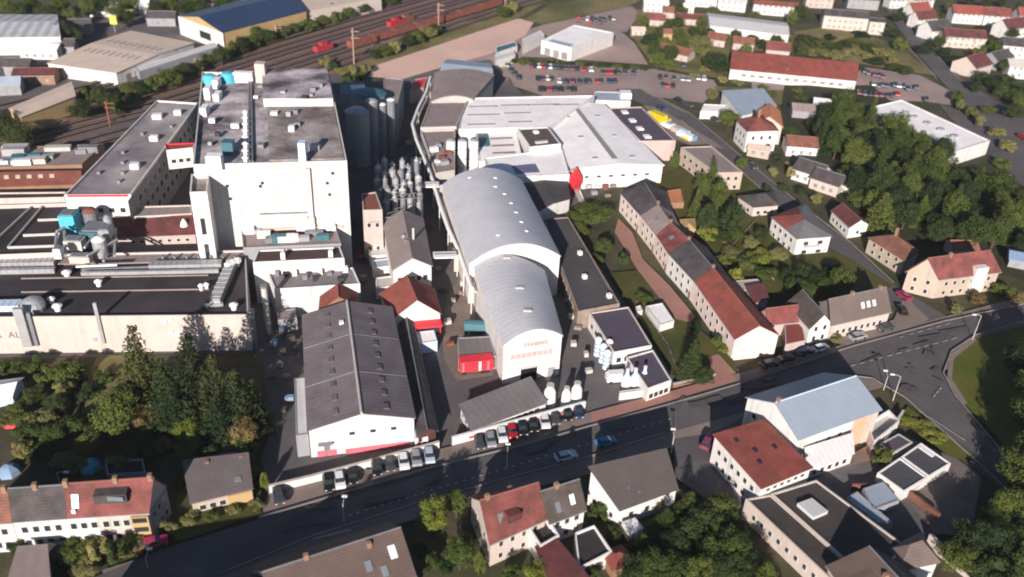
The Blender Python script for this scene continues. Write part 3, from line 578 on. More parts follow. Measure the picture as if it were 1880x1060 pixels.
on_roof(b, 'roof_vent', .38, .45, .7, .7, .8, steel); on_roof(b, 'roof_vent', .42, .35, .6, .6, .6, steel_d)
b = building('narrow_white_block', 'tall narrow white block with a red-brown roof left of the silver tanks', 'factory', [(666, 386), (702, 385), (690, 352), (664, 356)], 14, wall=pinkw, rm=rust, par=.3)
windows(b, 0, 2, 2, 1.0, 1.3, 2.5, 6.6)
panel(MB(), b, 0, .55, 10.5, 2.6, .3, .3).build('ledge', steel, b.root)
for k in range(3):
    b = building('alley_shed', ['low white shed at the foot of the narrow white block', 'teal-shaded low shed in the dark alley by the narrow block', 'low pale shed just above the red pitched roof'][k], 'shed', [[(678, 470), (712, 467), (708, 452), (676, 455)], [(684, 492), (718, 488), (714, 474), (682, 478)], [(690, 530), (724, 524), (720, 506), (690, 510)]][k], 3, wall=white, rm=[wroof2, bluroof, concrete][k], par=.2)
tk = 0
for r_ in range(5):
    for c_ in range(6):
        p = P(697+c_*14.5-r_*.6+rnd.uniform(-3, 3), 404-r_*11.5+rnd.uniform(-3, 3), 4); p.z = 0; H_ = 9.2+r_*1.0+rnd.uniform(-.8, 1.4)+(.8 if c_ in (1, 3) else 0); rr = rnd.uniform(.72, 1.0)
        t = thing('pipe_tank', f'silver upright tank, {ORD[c_]} from the left in the {["front", "second", "middle", "fourth", "rear"][r_]} row of tanks', 'tank', p, 'silver tanks bundled behind the brown roof')
        mb = MB(); mb.lathe(p, [(rr, 0), (rr, H_)], 10); mb.build('shell', steel if (r_+c_) % 3 else steel_d, t); mb = MB(); mb.lathe((p.x, p.y, H_), [(rr, 0), (rr*.6, .4), (.25, .5), (.25, .7+.5*rnd.random())], 10); mb.build('cap', [steel_d, steel, concrete, steel_d][(r_*3+c_) % 4], t)
mb = MB()
for i in range(7): mb.tube([P(690+rnd.uniform(0, 40), 400-i*9+rnd.uniform(-6, 6), 11), P(770-rnd.uniform(0, 40), 398-i*9+rnd.uniform(-9, 9), 11)], .12, 5)
for x, y in ((684, 400), (690, 372), (772, 398), (768, 350), (735, 340)): p = P(x, y, 6); mb.tube([Vector((p.x, p.y, 0)), Vector((p.x, p.y, 11.5))], .25, 6)
one('pipe_rack', mb, steel_d, 'rack of grey pipes threaded through the silver tank bundle', 'pipework')
p = P(760, 512); hh = HB((757, 417), (760, 512)); t = thing('flue', 'tall thin pale flue in front of the brown pitched roof', 'chimney', p); mb = MB(); mb.tube([p, p+Vector((0, 0, hh))], .3, 8); mb.build('shaft', concrete, t)
for k in range(3): mb = MB(); mb.tube([p+Vector((0, 0, hh*(k+1)/3-.2)), p+Vector((0, 0, hh*(k+1)/3))], .42, 8); mb.build('collar', steel_d, t)
# ---- dark silos right of malthouse
def silo(px, r_, h_, m, cap, label, dome=.25, name='silo', group=None, ladder=True):
    p = P(*px); t = thing(name, label, 'silo', p, group)
    mb = MB(); mb.lathe(p, [(r_, 0), (r_, h_)], 20); mb.build('shell', m, t)
    mb = MB(); mb.lathe((p.x, p.y, h_), [(r_*1.02, 0), (r_*.7, r_*dome), (.15, r_*dome*1.5)], 20); mb.build('cap', cap, t)
    for k in range(1, 4): mb = MB(); mb.lathe((p.x, p.y, h_*k/4), [(r_+.06, 0), (r_+.06, .18)], 20); mb.build('hoop', steel_d, t)
    if ladder: mb = MB(); mb.box((p.x-.5, p.y-r_-.15, 0), .5, .12, h_); mb.build('ladder', steel_d, t)
    return t
silo((680, 258), 5.6, 16, greyw, teal, 'broad dark tank with a teal lid behind the right edge of the tallest block', .1)
silo((660, 300), 3.6, 17, greyw, steel, 'stubby grey silo hard against the tallest block', .2)
silo((686, 292), 1.9, 19, steel_d, steel, 'slim grey silo left of the white-topped pair')
silo((704, 286), 1.3, 17, steel_d, whitep, 'left of the two slender white-topped silos')
silo((720, 283), 1.3, 18, steel_d, whitep, 'right of the two slender white-topped silos')
b = building('malt_intake', 'brown-roofed intake building behind the slender silos', 'factory', [(700, 196), (728, 196), (741, 146), (705, 142)], 13, wall=greyw, rm=tan_d, par=.2)
b = building('green_store', 'low dark store with a bright roof light behind the teal-lidded tank', 'shed', [(625, 172), (668, 170), (668, 150), (625, 152)], 7, wall=greyw, rm=teal, par=.2)
on_roof(b, 'roof_light', .75, .5, 5, 4, .5, whitep)
b = building('red_gate_shed', 'small bright red roofed shed at the far end of the service alley', 'shed', [(752, 168), (778, 160), (785, 142), (762, 146)], 5, wall=pinkw, rm=redpaint, par=.15)
# ---- curved tan roofs & pipeline
b = building('tan_vaulted_hall', 'tan vaulted hall at the far end of the factory', 'hall', [(792, 186), (868, 182), (906, 138), (800, 134)], 9, 'barrel', 1.6, concrete, tan_d)
b = building('tan_flat_hall', 'tan-roofed hall between the vaulted hall and the white roofs', 'hall', [(772, 234), (838, 232), (858, 186), (790, 187)], 9, wall=concrete, rm=tan_d, par=.4, coping=concrete)
b = building('brown_flat_hall', 'brown-roofed hall left of the three white silos', 'hall', [(800, 318), (835, 312), (836, 238), (772, 240)], 8.5, wall=concrete, rm=tan_d, par=.4)
for i in range(8): on_roof(b, 'roof_unit', rnd.uniform(.2, .9), rnd.uniform(.05, .6), rnd.uniform(.8, 2.5), rnd.uniform(.8, 1.8), rnd.uniform(.6, 1.6), [steel, whitep, rust][i % 3])
b = building('blue_grey_store', 'blue-grey roofed store beyond the vaulted hall', 'hall', [(806, 140), (905, 150), (900, 118), (822, 110)], 6, 'gable_u', 1.5, greyw, bluroof)
path = [(790, 142), (783, 168), (768, 198), (757, 228), (764, 256), (779, 292), (796, 335), (807, 375), (823, 420), (840, 456), (852, 490), (866, 530)]
pts = [P(x, y, 8.0) for x, y in path]; t = thing('pipeline', 'white elevated pipeline snaking along the service alley', 'pipeline', Vector((pts[4].x, pts[4].y, 0)))
mb = MB(); mb.tube(pts, .5, 8); mb.build('pipe', whitep, t)
mb = MB(); mb.tube([p+Vector((.9, 0, -.9)) for p in pts], .3, 6); mb.build('lower_pipe', creamp, t)
for p in pts: mb = MB(); mb.box((p.x, p.y, 0), .3, .3, 7.5); mb.build('support', concrete, t)
for a, e, lb in (((773, 343), (806, 343), 'upper'), ((795, 473), (838, 472), 'lower')):
    p, r_ = P(*a, 8), P(*e, 8); t = thing('gangway', f'{lb} of two white gangways crossing to the silver vaulted hall', 'gangway', (p+r_)/2); d = r_-p; c = (p+r_)/2; mb = MB(); mb.box(c, d.length, 1.3, .35, math.atan2(d.y, d.x)); mb.build('deck', whitep, t)
    for s in (-.6, .6): nn = Vector((-d.y, d.x, 0)).normalized()*s; mb = MB(); mb.box((c.x+nn.x, c.y+nn.y, 8.35), d.length, .08, .9, math.atan2(d.y, d.x)); mb.build('railing', steel, t)
for k, (x, y, s) in enumerate(((764, 322, 3.0), (832, 462, 2.6), (845, 492, 3.2), (860, 520, 3.0), (868, 552, 2.4))):
    plantbox((x, y), 0, s, s*1.2, [5, 6, 4, 5, 3.5][k], [whitep, concrete, creamp, tan_r, concrete][k], 'process_cabin', ['white process cabin at the bend of the elevated pipeline', 'pale cabin under the lower white gangway', 'cream cabin against the left wall of the vaulted hall', 'tan cabin where the two vaulted roofs meet', 'small pale cabin left of the front vaulted roof'][k], 'cabin', .1)
# ---- silver barrel halls
b = building('rear_vaulted_hall', 'higher silver vaulted hall behind the front vault with the gate', 'hall', [(862, 484), (1028, 470), (957, 332), (813, 340)], 11, 'barrel', 4.2, white, barrelm, ov=.2)
for u, v in ((.55, .72), (.60, .85), (.62, .62), (.65, .50), (.66, .38), (.67, .26), (.68, .15), (.3, .9), (.35, .12)): p = b.S(u, v, .15); mb = MB(); mb.box(p, .9, .5, .22); mb.build('roof_vent', whitep, b.roof)
b = building('front_vaulted_hall', 'front silver vaulted hall with a white gate end and dark doorway', 'hall', [(925, 633), (1032, 616), (998, 497), (866, 478)], ((1032, 616), (1026, 688)), 'barrel', 2.6, white, barrelm, ov=.25)
fv = b
for u, v in ((.5, .52), (.47, .95), (.5, .22)): p = b.S(u, v, .18); mb = MB(); mb.box(p, 1.8, .8, .3); mb.build('roof_vent', concrete, b.roof)
panel(MB(), b, 0, .46, 0, 3.6, 3.2, .1).build('doorway', mat('dark_opening', (.006, .006, .007), var=.05), b.root)
panel(MB(), b, 0, .46, 3.2, 4.4, .35, .25).build('door_lintel', concrete, b.root)
panel(MB(), b, 0, .86, 0, 1.6, 2.3, .1).build('side_door', steel, b.root)
windows(b, 0, 8, 1, 1.05, 1.3, b.h-4.2, 1, .12, .86, frame=creamp, pm=mat('pink_glazing', (.46, .36, .35), rough=.4, var=.15))
for i in range(7): panel(MB(), b, 0, .36+.062*i, b.h-1.5+rnd.uniform(-.05, .05), rnd.choice([.55, .35, .7]), .95, .08).build('sign_letter', mat('faded_red', (.58, .33, .32), var=.2), b.root)
panel(MB(), b, 0, .45, b.h-2.3, 11, .25, .12).build('ledge', whitep, b.root)
# ---- white roofed complex
b = building('white_flat_hall', 'pale flat-roofed hall with long grey skylight slots behind the three white silos', 'hall', [(842, 237), (1010, 233), (1092, 175), (852, 180)], 8.5, wall=white, rm=wroof, par=.4)
for u, v, s in ((.17, .72, 9), (.43, .74, 9), (.66, .74, 10), (.20, .45, 11), (.50, .48, 9), (.22, .15, 11), (.60, .2, 9), (.86, .72, 8)): skylight(b, u, v, s, 1.1, mat('slot_grey', (.26, .25, .25), var=.1))
b = building('white_gabled_hall', 'big white gabled hall with a long grey ridge slot and bright front wall', 'hall', [(1050, 312), (1217, 304), (1108, 192), (988, 197)], ((1217, 304), (1214, 340)), 'gable_v', 1.1, white, wroof)
for k in (.5,): 
    mb = MB(); mb.slab([b.S(.47, .06, .5), b.S(.53, .06, .5), b.S(.53, .9, .5), b.S(.47, .9, .5)], .25); mb.build('ridge_slot', mat('slot_grey', (.26, .25, .25)), b.roof)
for v in (.1, .42, .75):
    for u in (.3, .72): on_roof(b, 'roof_vent', u, v, 1.6, 1.1, .5, steel, .1)
windows(b, 0, 6, 1, 1.4, .8, 3.5, 1, .1, .9)
b = building('violet_roofed_hall', 'hall with a dark violet roof and four white skylights beside the white gable', 'hall', [(1171, 259), (1241, 258), (1178, 196), (1118, 198)], 7, wall=pinkw, rm=dark_p, par=.35)
for v in (.13, .36, .6, .86): skylight(b, .36, v, 2.0, 2.4, whitep, .5)
b = building('grey_depot', 'small dark depot roof behind the violet-roofed hall', 'shed', [(1090, 184), (1158, 186), (1158, 170), (1092, 168)], 4.5, wall=white, rm=bluroof, par=.2); on_roof(b, 'roof_cabin', .85, .5, 4, 4, 2, whitep)
b = building('saw_roof_hall', 'low white hall with painted brown shadow stripes right of the three white silos', 'hall', [(880, 296), (960, 293), (948, 240), (872, 243)], 7, wall=white, rm=wroof, par=.3)
for v in (.25, .5, .75): skylight(b, .6, v, 7, 1.1, tan_d, .3)  # brown slabs paint in the shadow stripes of a saw-tooth roof
mb = MB(); mb.slab([b.S(.05, .5, .3), b.S(.3, .5, .3), b.S(.3, .95, .3), b.S(.05, .95, .3)], .3); mb.build('teal_cover', teal, b.roof)
b = building('dark_roof_cube', 'raised white block with a dark brown roof amid the white halls', 'factory', [(973, 270), (1030, 264), (1006, 233), (950, 236)], 9.5, wall=white, rm=mat('dark_brown_roof', (.10, .078, .078), var=.2), par=.35)
on_roof(b, 'roof_unit', .5, .75, 1.5, 1.5, .7, whitep); on_roof(b, 'roof_unit', .45, .2, 4, 1, .6, concrete)
b = building('white_front_hall', 'low white hall with a blue panel field directly behind the rear vault', 'hall', [(905, 326), (1046, 320), (1032, 272), (888, 290)], 7.5, wall=white, rm=wroof, par=.3)
mb = MB(); mb.slab([b.S(.32, .15, .2), b.S(.62, .15, .2), b.S(.6, .5, .2), b.S(.3, .5, .2)], .15); mb.build('panel_field', mat('panel_blue', (.13, .13, .22), rough=.4), b.roof)
for i, x in enumerate((826, 847, 868)):
    p = P(x+1, 322); hh = HB((x-1, 258), (x+1, 322)); t = silo((x+1, 322), 1.35, hh, whitep, steel, f'{["left", "middle", "right"][i]} of the three tall white silos', .3, 'white_silo', 'three white silos', False)
p = P(1054, 357); t = thing('red_hopper', 'red pointed loading hopper at the corner of the white gabled hall', 'hopper', p)
mb = MB(); mb.lathe(p+Vector((0, 0, 2)), [(1.2, 0), (2.0, 1.8), (1.9, 3.6), (.4, 6.4)], 4); mb.build('bin', redpaint, t); mb = MB()
for dx, dy in ((-1.1, -1.1), (1.1, -1.1), (1.1, 1.1), (-1.1, 1.1)): mb.box((p.x+dx, p.y+dy, 0), .3, .3, 3)
mb.build('leg_frame', redpaint, t); mb = MB(); mb.tube([p+Vector((-2.6, 1, 0)), p+Vector((-2.2, .5, 7)), p+Vector((0, 0, 8.5))], .35, 6); mb.build('feed_pipe', steel_d, t)
p = P(1060, 350, 0); mb = MB(); r_ = P(1070, 376, 0); d = r_-p; c = (p+r_)/2; mb.box((c.x, c.y, .8), d.length, 1.0, .35, math.atan2(d.y, d.x))
for s in (-.4, 0, .4): k = c+d*s; mb.box((k.x, k.y, 0), .3, .3, .8)
one('conveyor', mb, whitep, 'white conveyor belt leading down from the red hopper', 'conveyor')
# ---- dark hall right of vaults
b = building('dark_flat_hall', 'long dark grey flat-roofed hall right of the vaulted halls', 'hall', [(1061, 572), (1138, 557), (1043, 398), (998, 402)], 5.0, wall=mat('tan_brown_wall', (.24, .185, .15), var=.25, sc=.4, streak=.4), rm=mat('charcoal_roof', (.062, .055, .06), var=.2, sc=.1, alt=(.075, .068, .07)), par=.3)
for u, v in ((.85, .08), (.7, .55), (.5, .3)): on_roof(b, 'roof_vent', u, v, 1, 1, 1, whitep)
windows(b, 3, 10, 1, 1.2, 1.2, 2.5)
b = building('dark_rear_hall', 'dark roofed hall between the rear vault and the white gabled hall', 'hall', [(982, 392), (1046, 366), (1040, 331), (955, 335)], 5, 'gable_v', .8, white, mat('charcoal_roof', (.05, .045, .05)))
b = building('keg_store', 'low building with dark violet flat roof and pale eaves above the bottle tanks', 'store', [(1127, 647), (1197, 634), (1154, 563), (1082, 574)], 4.3, wall=white, rm=dark_p, par=.3, coping=creamp)
windows(b, 3, 5, 1, 1.4, 1.3, 1.4); windows(b, 0, 2, 1, 1.2, 1.4, 1.3, 1, .05, .45)
b = building('shop_building', 'low white shop with a dark violet roof beside the three bottle tanks', 'shop', [(1189, 714), (1233, 698), (1199, 642), (1150, 656)], 3.8, wall=white, rm=dark_p, par=.3)
windows(b, 0, 4, 1, 1.2, 1.3, .9)
b = building('tank_yard_wall', 'low white wall enclosing the three bottle tanks', 'wall', [(1138, 722), (1190, 716), (1188, 712), (1137, 718)], 1.9, wall=white, rm=concrete, par=.05)
for i, (x, y) in enumerate(((1148, 714), (1163, 713), (1180, 709))):
    p = P(x, y); t = thing('bottle_tank', f'{["left", "middle", "right"][i]} of the three blue-white bottle-shaped tanks', 'tank', p, 'bottle-shaped tanks')
    mb = MB(); mb.lathe(p, [(1.0, 0), (1.0, 2.7), (.85, 3.1)], 16); mb.build('body', bluew, t, smooth=False); mb = MB(); mb.lathe((p.x, p.y, 3.1), [(.85, 0), (.42, .7), (.3, 1.8)], 16); mb.build('neck', bluew, t); mb = MB(); mb.lathe((p.x, p.y, 4.9), [(.36, 0), (.36, .3)], 12); mb.build('cap', whitep, t)
    mb = MB(); mb.lathe((p.x, p.y, .9), [(1.02, 0), (1.02, 1.2)], 16); mb.build('label_band', whitep, t)
for i, (x, y) in enumerate(((1096, 652), (1105, 664), (1116, 656), (1112, 676))):
    silo((x, y), .8, 4.2, bluew, whitep, f'{ORD[i]} small pale tank from the left beside the violet-roofed store', .5, 'gas_tank', 'small pale tanks', False)
p = P(1140, 700); t = thing('parked_van', 'white van parked left of the three bottle tanks', 'van', p)
MB().box((p.x-1, p.y, .4), 4.6, 1.9, 1.5, .2).build('body', whitep, t); MB().box((p.x-1.2, p.y, 1.9), 3.4, 1.7, .45, .2).build('cabin', whitep, t); MB().box((p.x+.7, p.y+.35, 1.3), .9, 1.95, .5, .2).build('windscreen', glass, t)
for dx in (-2.4, .4):
    for dy in (-.9, .9): c = Vector((p.x+dx-dy*.2, p.y+dy+dx*.2+.1, .35)); MB().tube([c-Vector((0, .1, 0)), c+Vector((0, .1, 0))], .35, 10).build('wheel', rubber, t)
# ---- front yard
b = building('low_grey_office', 'low grey-roofed building along the parking wall in front of the vaults', 'office', [(866, 790), (1002, 740), (973, 700), (846, 749)], 2.5, 'mono', .6, white, mat('grey_flat_roof', (.17, .155, .155), var=.12, stripe=1.5, sval=.1))
windows(b, 0, 10, 1, 1.3, .8, 1.2); windows(b, 3, 3, 1, 1.0, .8, 1.2)
b = building('grey_roofed_shed', 'grey flat-roofed shed beside the red lorry trailer', 'shed', [(842, 658), (911, 654), (899, 617), (840, 620)], 3.4, wall=greyw, rm=mat('grey_flat_roof', (.17, .155, .155)), par=.15)
p = P(874, 612); t = thing('horizontal_tank', 'dark horizontal tank lying behind the grey-roofed shed', 'tank', p); mb = MB(); mb.tube([p+Vector((-2.6, 0, 1.8)), p+Vector((-2.2, 0, 1.8)), p+Vector((2.2, 0, 1.8)), p+Vector((2.6, 0, 1.8))], 1.5, 14); mb.build('shell', teal, t)
for s in (-1.6, 1.6): MB().box((p.x+s, p.y, 0), .5, 2, 1).build('cradle', concrete, t)
a, e = P(842, 692), P(903, 686); d = (e-a); c = (a+e)/2+Vector((0, 1.4, 0)); t = thing('lorry_trailer', 'bright red lorry trailer parked in the yard before the vaulted hall', 'trailer', c); ang = math.atan2(d.y, d.x)
MB().box((c.x, c.y, .9), d.length, 2.5, 2.6, ang).build('body', redpaint, t)
for i in range(4): k = c+d*(-.38+.25*i); MB().box((k.x+.1, k.y-1.27, 1.0), .5, .06, 2.3, ang).build('side_panel', [pinkpaint, redpaint, whitep, pinkpaint][i], t)
for i in (-.35, .2, .35):
    for s in (-1, 1): k = c+d*i+Vector((0, s, .45)); MB().tube([k-Vector((0, .15, 0)), k+Vector((0, .15, 0))], .45, 10).build('wheel', rubber, t)
for i, (x, y, hh, rr) in enumerate(((1008, 742, 5.0, 1.3), (1038, 744, 4.6, 1.0), (1057, 738, 5.0, 1.2))):
    p = P(x, y); t = thing('bottle_sculpture', f'{["left leaning", "middle", "right"][i]} one of the white vessels standing by the entrance wall', 'vessel', p, 'white vessels by the entrance')
    mb = MB(); mb.lathe(p, [(rr*.75, 0), (rr, .8), (rr*.9, hh*.65), (rr*.55, hh*.85)], 14); mb.build('body', whitep, t); mb = MB(); mb.lathe((p.x, p.y, hh*.85), [(rr*.55, 0), (rr*.6, hh*.15)], 12); mb.build('rim', concrete, t)
    mb = MB(); mb.lathe((p.x, p.y, -.0), [(rr*1.1, 0), (rr*1.1, .12)], 14); mb.build('foot', concrete, t)
def wall(name, pts, h, th, m, label, cat='wall', cap=None, band=None):
    p = [P(*x) for x in pts]; c = (p[0]+p[-1])/2; t = thing(name, label, cat, c)
    mb = MB(); cm = MB(); bm = MB()
    for a, e in zip(p, p[1:]):
        d = e-a; k = (a+e)/2; ang = math.atan2(d.y, d.x); mb.box((k.x, k.y, 0), d.length, th, h, ang); cm.box((k.x, k.y, h), d.length+.05, th+.16, .14, ang)
        if band: nn = Vector((d.y, -d.x, 0)).normalized()*(th/2+.03); bm.box((k.x+nn.x, k.y+nn.y, h*.45), d.length*.5, .05, h*.22, ang)
    mb.build('body', m, t); cm.build('coping', cap or concrete, t)
    if band: bm.build('sign_band', band, t)
    return t
wall('boundary_wall', [(495, 908), (570, 890), (690, 858), (806, 826)], 2.0, .35, white, 'white boundary wall behind the perpendicular parked cars', cap=creamp)
wall('entrance_wall', [(830, 820), (950, 787), (1073, 754)], 2.2, .4, white, 'white entrance wall with a red stripe in front of the low grey office', cap=whitep, band=redpaint)
wall('garden_wall', [(1560, 905), (1650, 905), (1720, 960)], 2.0, .35, terra, 'orange-capped garden wall beside the garages', cap=terra)
wall('corner_wall', [(1655, 765), (1620, 820)], 1.6, .3, white, 'short white wall right of the blue-roofed building')
wall('church_wall', [(1700, 1000), (1790, 1075)], 2.4, .4, creamp, 'pale wall running off the lower right corner')
wall('path_wall', [(1062, 408), (1070, 380), (1050, 345)], 1.4, .3, concrete, 'pale low wall above the ivy-covered mound')
wall('lawn_wall', [(1235, 712), (1290, 700), (1312, 694)], 1.0, .3, brickw, 'low brick wall at the foot of the long lawn')
# ================================================================== HOUSES RIGHT OF THE FACTORY
Lp = [(1140, 355), (1177, 397), (1205, 432), (1228, 467), (1275, 518), (1349, 624)]
Rp = [(1184, 336), (1209, 376), (1232, 410), (1266, 442), (1311, 495), (1394, 599)]
hr, rr_ = 5.6, 3.0
for i in range(5):
    pL0, pL1 = P(*Lp[i], hr), P(*Lp[i+1], hr)
    r0, r1 = P(*Rp[i], hr+rr_), P(*Rp[i+1], hr+rr_)
    C_, B_ = r0*2-pL0, r1*2-pL1
    lab = ['terraced house with dark slate roof at the far end of the row', 'terraced house with brownish roof, second from the far end of the row', 'terraced house with short red roof in the middle of the row', 'terraced house with dark grey roof next to the long red one', 'long terraced house with a bright red roof and bare gable by the street'][i]
    # build() works from pixels, so feed the points through a tiny adapter
    class _Q: pass
    _P = P
    table = {0: Vector((pL1.x, pL1.y, 0)), 1: Vector((B_.x, B_.y, 0)), 2: Vector((C_.x, C_.y, 0)), 3: Vector((pL0.x, pL0.y, 0))}
    P = lambda x, y, z=0.0: table[x].copy()
    b = building('terraced_house', lab, 'house', [(0, 0), (1, 0), (2, 0), (3, 0)], hr-.04*(4-i), 'gable_v', rr_, [terr_w, terr_w, terr_w, white, terr_w][i], [slate, tan_d, red_t, slate, red_b][i], ov=.12, group='terraced houses in the pink row')
    P = _P
    n = [4, 3, 3, 4, 7][i]
    windows(b, 3, n, 2, 1.0, 1.3, .9, 2.6); panel(MB(), b, 3, .9, 0, 1.0, 2.1, .08).build('door', brickw, b.root)
    if i < 4: chimney(b, .5, .05)
    if i in (1, 2): skylight(b, .25, .5, 1, 1.2)
# beige flats etc.
b = building('beige_flats', 'beige flat-roofed apartment block with a bay of cream windows', 'apartment block', [(1314, 317), (1364, 316), (1306, 268), (1250, 270)], 6.5, wall=cream, rm=tan_d, par=.3)
windows(b, 3, 5, 2, 1.5, 1.3, 1, 2.8); windows(b, 0, 3, 2, 1.2, 1.3, 1, 2.8)
b = building('white_villa', 'tall white house with a red hipped roof at the bend of the street', 'house', [(1373, 241), (1428, 239), (1406, 211), (1353, 221)], ((1373, 241), (1374, 280)), 'hip', 2.6, white, red_t)
windows(b, 0, 3, 2, 1.1, 1.4, 1.2, 3); windows(b, 3, 3, 2, 1.1, 1.4, 1.2, 3); chimney(b, .5, .5, 3)
b = building('orange_house', 'house with a glowing orange roof behind the tall white house', 'house', [(1384, 226), (1436, 233), (1431, 204), (1388, 206)], 6.5, 'gable_v', 2.8, creamp, orange); windows(b, 1, 2, 2, 1, 1.2, 1, 2.8)
b = building('blue_grey_works', 'workshop with a blue-grey sloping roof behind the orange roof', 'workshop', [(1362, 213), (1425, 196), (1400, 168), (1326, 172)], 5, 'mono', .8, white, bluroof)
b = building('white_kiosk', 'low white flat-roofed kiosk left of the blue-grey workshop', 'kiosk', [(1286, 204), (1330, 205), (1334, 193), (1292, 191)], 3, wall=white, rm=wroof, par=.2)
b = building('cream_bungalow', 'cream bungalow with a dark hipped roof beside the street', 'house', [(1384, 380), (1429, 376), (1418, 352), (1356, 361)], 3.8, 'hip', 2.0, creamp, slate); windows(b, 0, 3, 1, 1.2, 1.2, 1.2); windows(b, 3, 2, 1, 1.2, 1.2, 1.2)
b = building('red_fronted_villa', 'white villa whose roof is half red and half grey', 'house', [(1464, 438), (1526, 433), (1478, 376), (1418, 399)], ((1464, 438), (1465, 473)), 'hip', 1.9, white, mat('grey_tile', (.15, .145, .15), var=.2, fine=3, stripe=.5, sdir=1, sval=.2))
mb = MB(); mb.slab([b.S(-.01, .52, .2), b.S(.30, .60, .24), b.S(.62, .99, .24), b.S(.0, 1.0, .2)], .05)
q = [b.W(-.02, .42), b.W(-.02, 1.02), b.W(.8, 1.02), b.W(.5, .72), b.W(.5, .5)]
mb = MB(); z_ = b.h+.12; kk = b.h+b.rise+.12
mb.face([(q[1].x, q[1].y, z_), (q[0].x, q[0].y, z_), (b.W(.5, .42).x, b.W(.5, .42).y, kk), (b.W(.5, .60).x, b.W(.5, .60).y, kk)]); mb.face([(q[2].x, q[2].y, z_), (q[1].x, q[1].y, z_), (b.W(.5, .60).x, b.W(.5, .60).y, kk)]); mb.build('red_roof_part', red_b, b.root)
windows(b, 3, 4, 2, 1.1, 1.2, .8, 2.6); windows(b, 0, 2, 2, 1.6, 1.2, .8, 2.6); panel(MB(), b, 0, .45, 2.6, 4.5, .9, 1.4).build('balcony', white, b.root)
b = building('white_cottage', 'long low white cottage with a dark red roof across from the half red villa', 'house', [(1560, 417), (1594, 412), (1560, 383), (1528, 387)], 3.6, 'gable_v', 1.8, white, red_d); windows(b, 3, 4, 1, 1, 1.1, 1); windows(b, 0, 1, 1, 1, 1.1, 1)
b = building('terracotta_house', 'tan house with a hipped terracotta roof below the wood', 'house', [(1660, 478), (1686, 461), (1643, 428), (1596, 437)], 4.5, 'hip', 2.4, cream, terra); windows(b, 3, 4, 2, 1, 1.2, .7, 2.2); chimney(b, .5, .6, 2.6)
b = building('red_gabled_villa', 'big villa with broad red roof and tan gable at the street corner', 'house', [(1724, 512), (1835, 498), (1777, 483), (1667, 498)], ((1724, 512), (1724, 549)), 'gable_u', 4.6, cream, red_t)
windows(b, 0, 6, 2, 1, 1.2, .8, 2.6); windows(b, 3, 2, 2, 1, 1.3, .8, 2.6)
a, e, d, nn = wallframe(b, 0); c = a.lerp(e, .66)-nn*.6; mb = MB(); mb.box((c.x, c.y, 0), 3.6, 2.6, b.h+2.0, math.atan2(d.y, d.x)); mb.build('front_gable', white, b.root); chimney(b, .35, .5)
b = building('white_gabled_house', 'narrow bright white house with a curved front gable facing the street', 'house', [(1487, 602), (1527, 594), (1492, 551), (1446, 557)], ((1487, 602), (1489, 634)), 'gable_v', 3.0, white, brown_t); windows(b, 0, 2, 2, 1, 1.3, .8, 2.6, .1, .9); windows(b, 3, 1, 2, 1, 1.2, 1, 2.6); skylight(b, .8, .5, 1, 1.2)
b = building('long_tan_house', 'long cream house with a wide tan roof at the junction', 'house', [(1527, 596), (1634, 572), (1602, 534), (1506, 555)], ((1634, 572), (1637, 604)), 'gable_u', 3.6, creamp, mat('tan_tile', (.15, .115, .10), var=.2, fine=3, stripe=.5, sdir=1, sval=.2)); windows(b, 0, 8, 1, 1, 1.3, 1.6, 2.6); chimney(b, .4, .5); chimney(b, .9, .5)
for u in (.55, .65, .75): skylight(b, u, .22, .9, 1.1, whitep)
b = building('red_annex', 'small red lean-to roof left of the bright white gabled house', 'annex', [(1442, 633), (1479, 625), (1473, 592), (1440, 595)], 3, wall=pinkw, rm=red_b, par=.1)
b = building('red_back_house', 'dark red roofed back house between the terrace and the white gabled house', 'house', [(1412, 595), (1468, 589), (1450, 566), (1396, 574)], 3.6, 'gable_u', 2.4, pinkw, red_t)
b = building('red_garden_shed', 'little red roofed shed in the garden behind the long red terrace roof', 'shed', [(1385, 556), (1410, 548), (1398, 528), (1370, 533)], 2.4, 'mono', .8, pinkw, red_d)
b = building('pink_shed', 'pinkish flat-topped shed behind the terrace', 'shed', [(1360, 534), (1400, 524), (1392, 512), (1340, 516)], 2.4, wall=pinkw, rm=pinkw, par=.1)
b = building('garden_pavilion', 'white flat-roofed garden pavilion on the long lawn', 'pavilion', [(1212, 597), (1238, 589), (1216, 556), (1186, 562)], 2.6, wall=white, rm=wroof, par=.12)
b = building('garden_hut', 'tiny white hut beside the garden pavilion', 'hut', [(1170, 572), (1180, 570), (1176, 560), (1167, 563)], 2, wall=white, rm=wroof, par=.1)
b = building('orange_tent', 'small orange-yellow marquee beside the tall garden trees', 'tent', [(1254, 424), (1276, 422), (1274, 402), (1250, 404)], 2.4, 'hip', 1.2, yellow, yellow)
b = building('cluttered_shed', 'orange-topped shed in the gardens beside the beige flats', 'shed', [(1228, 372), (1256, 372), (1250, 346), (1224, 350)], 2.6, wall=brickw, rm=orange, par=.1)
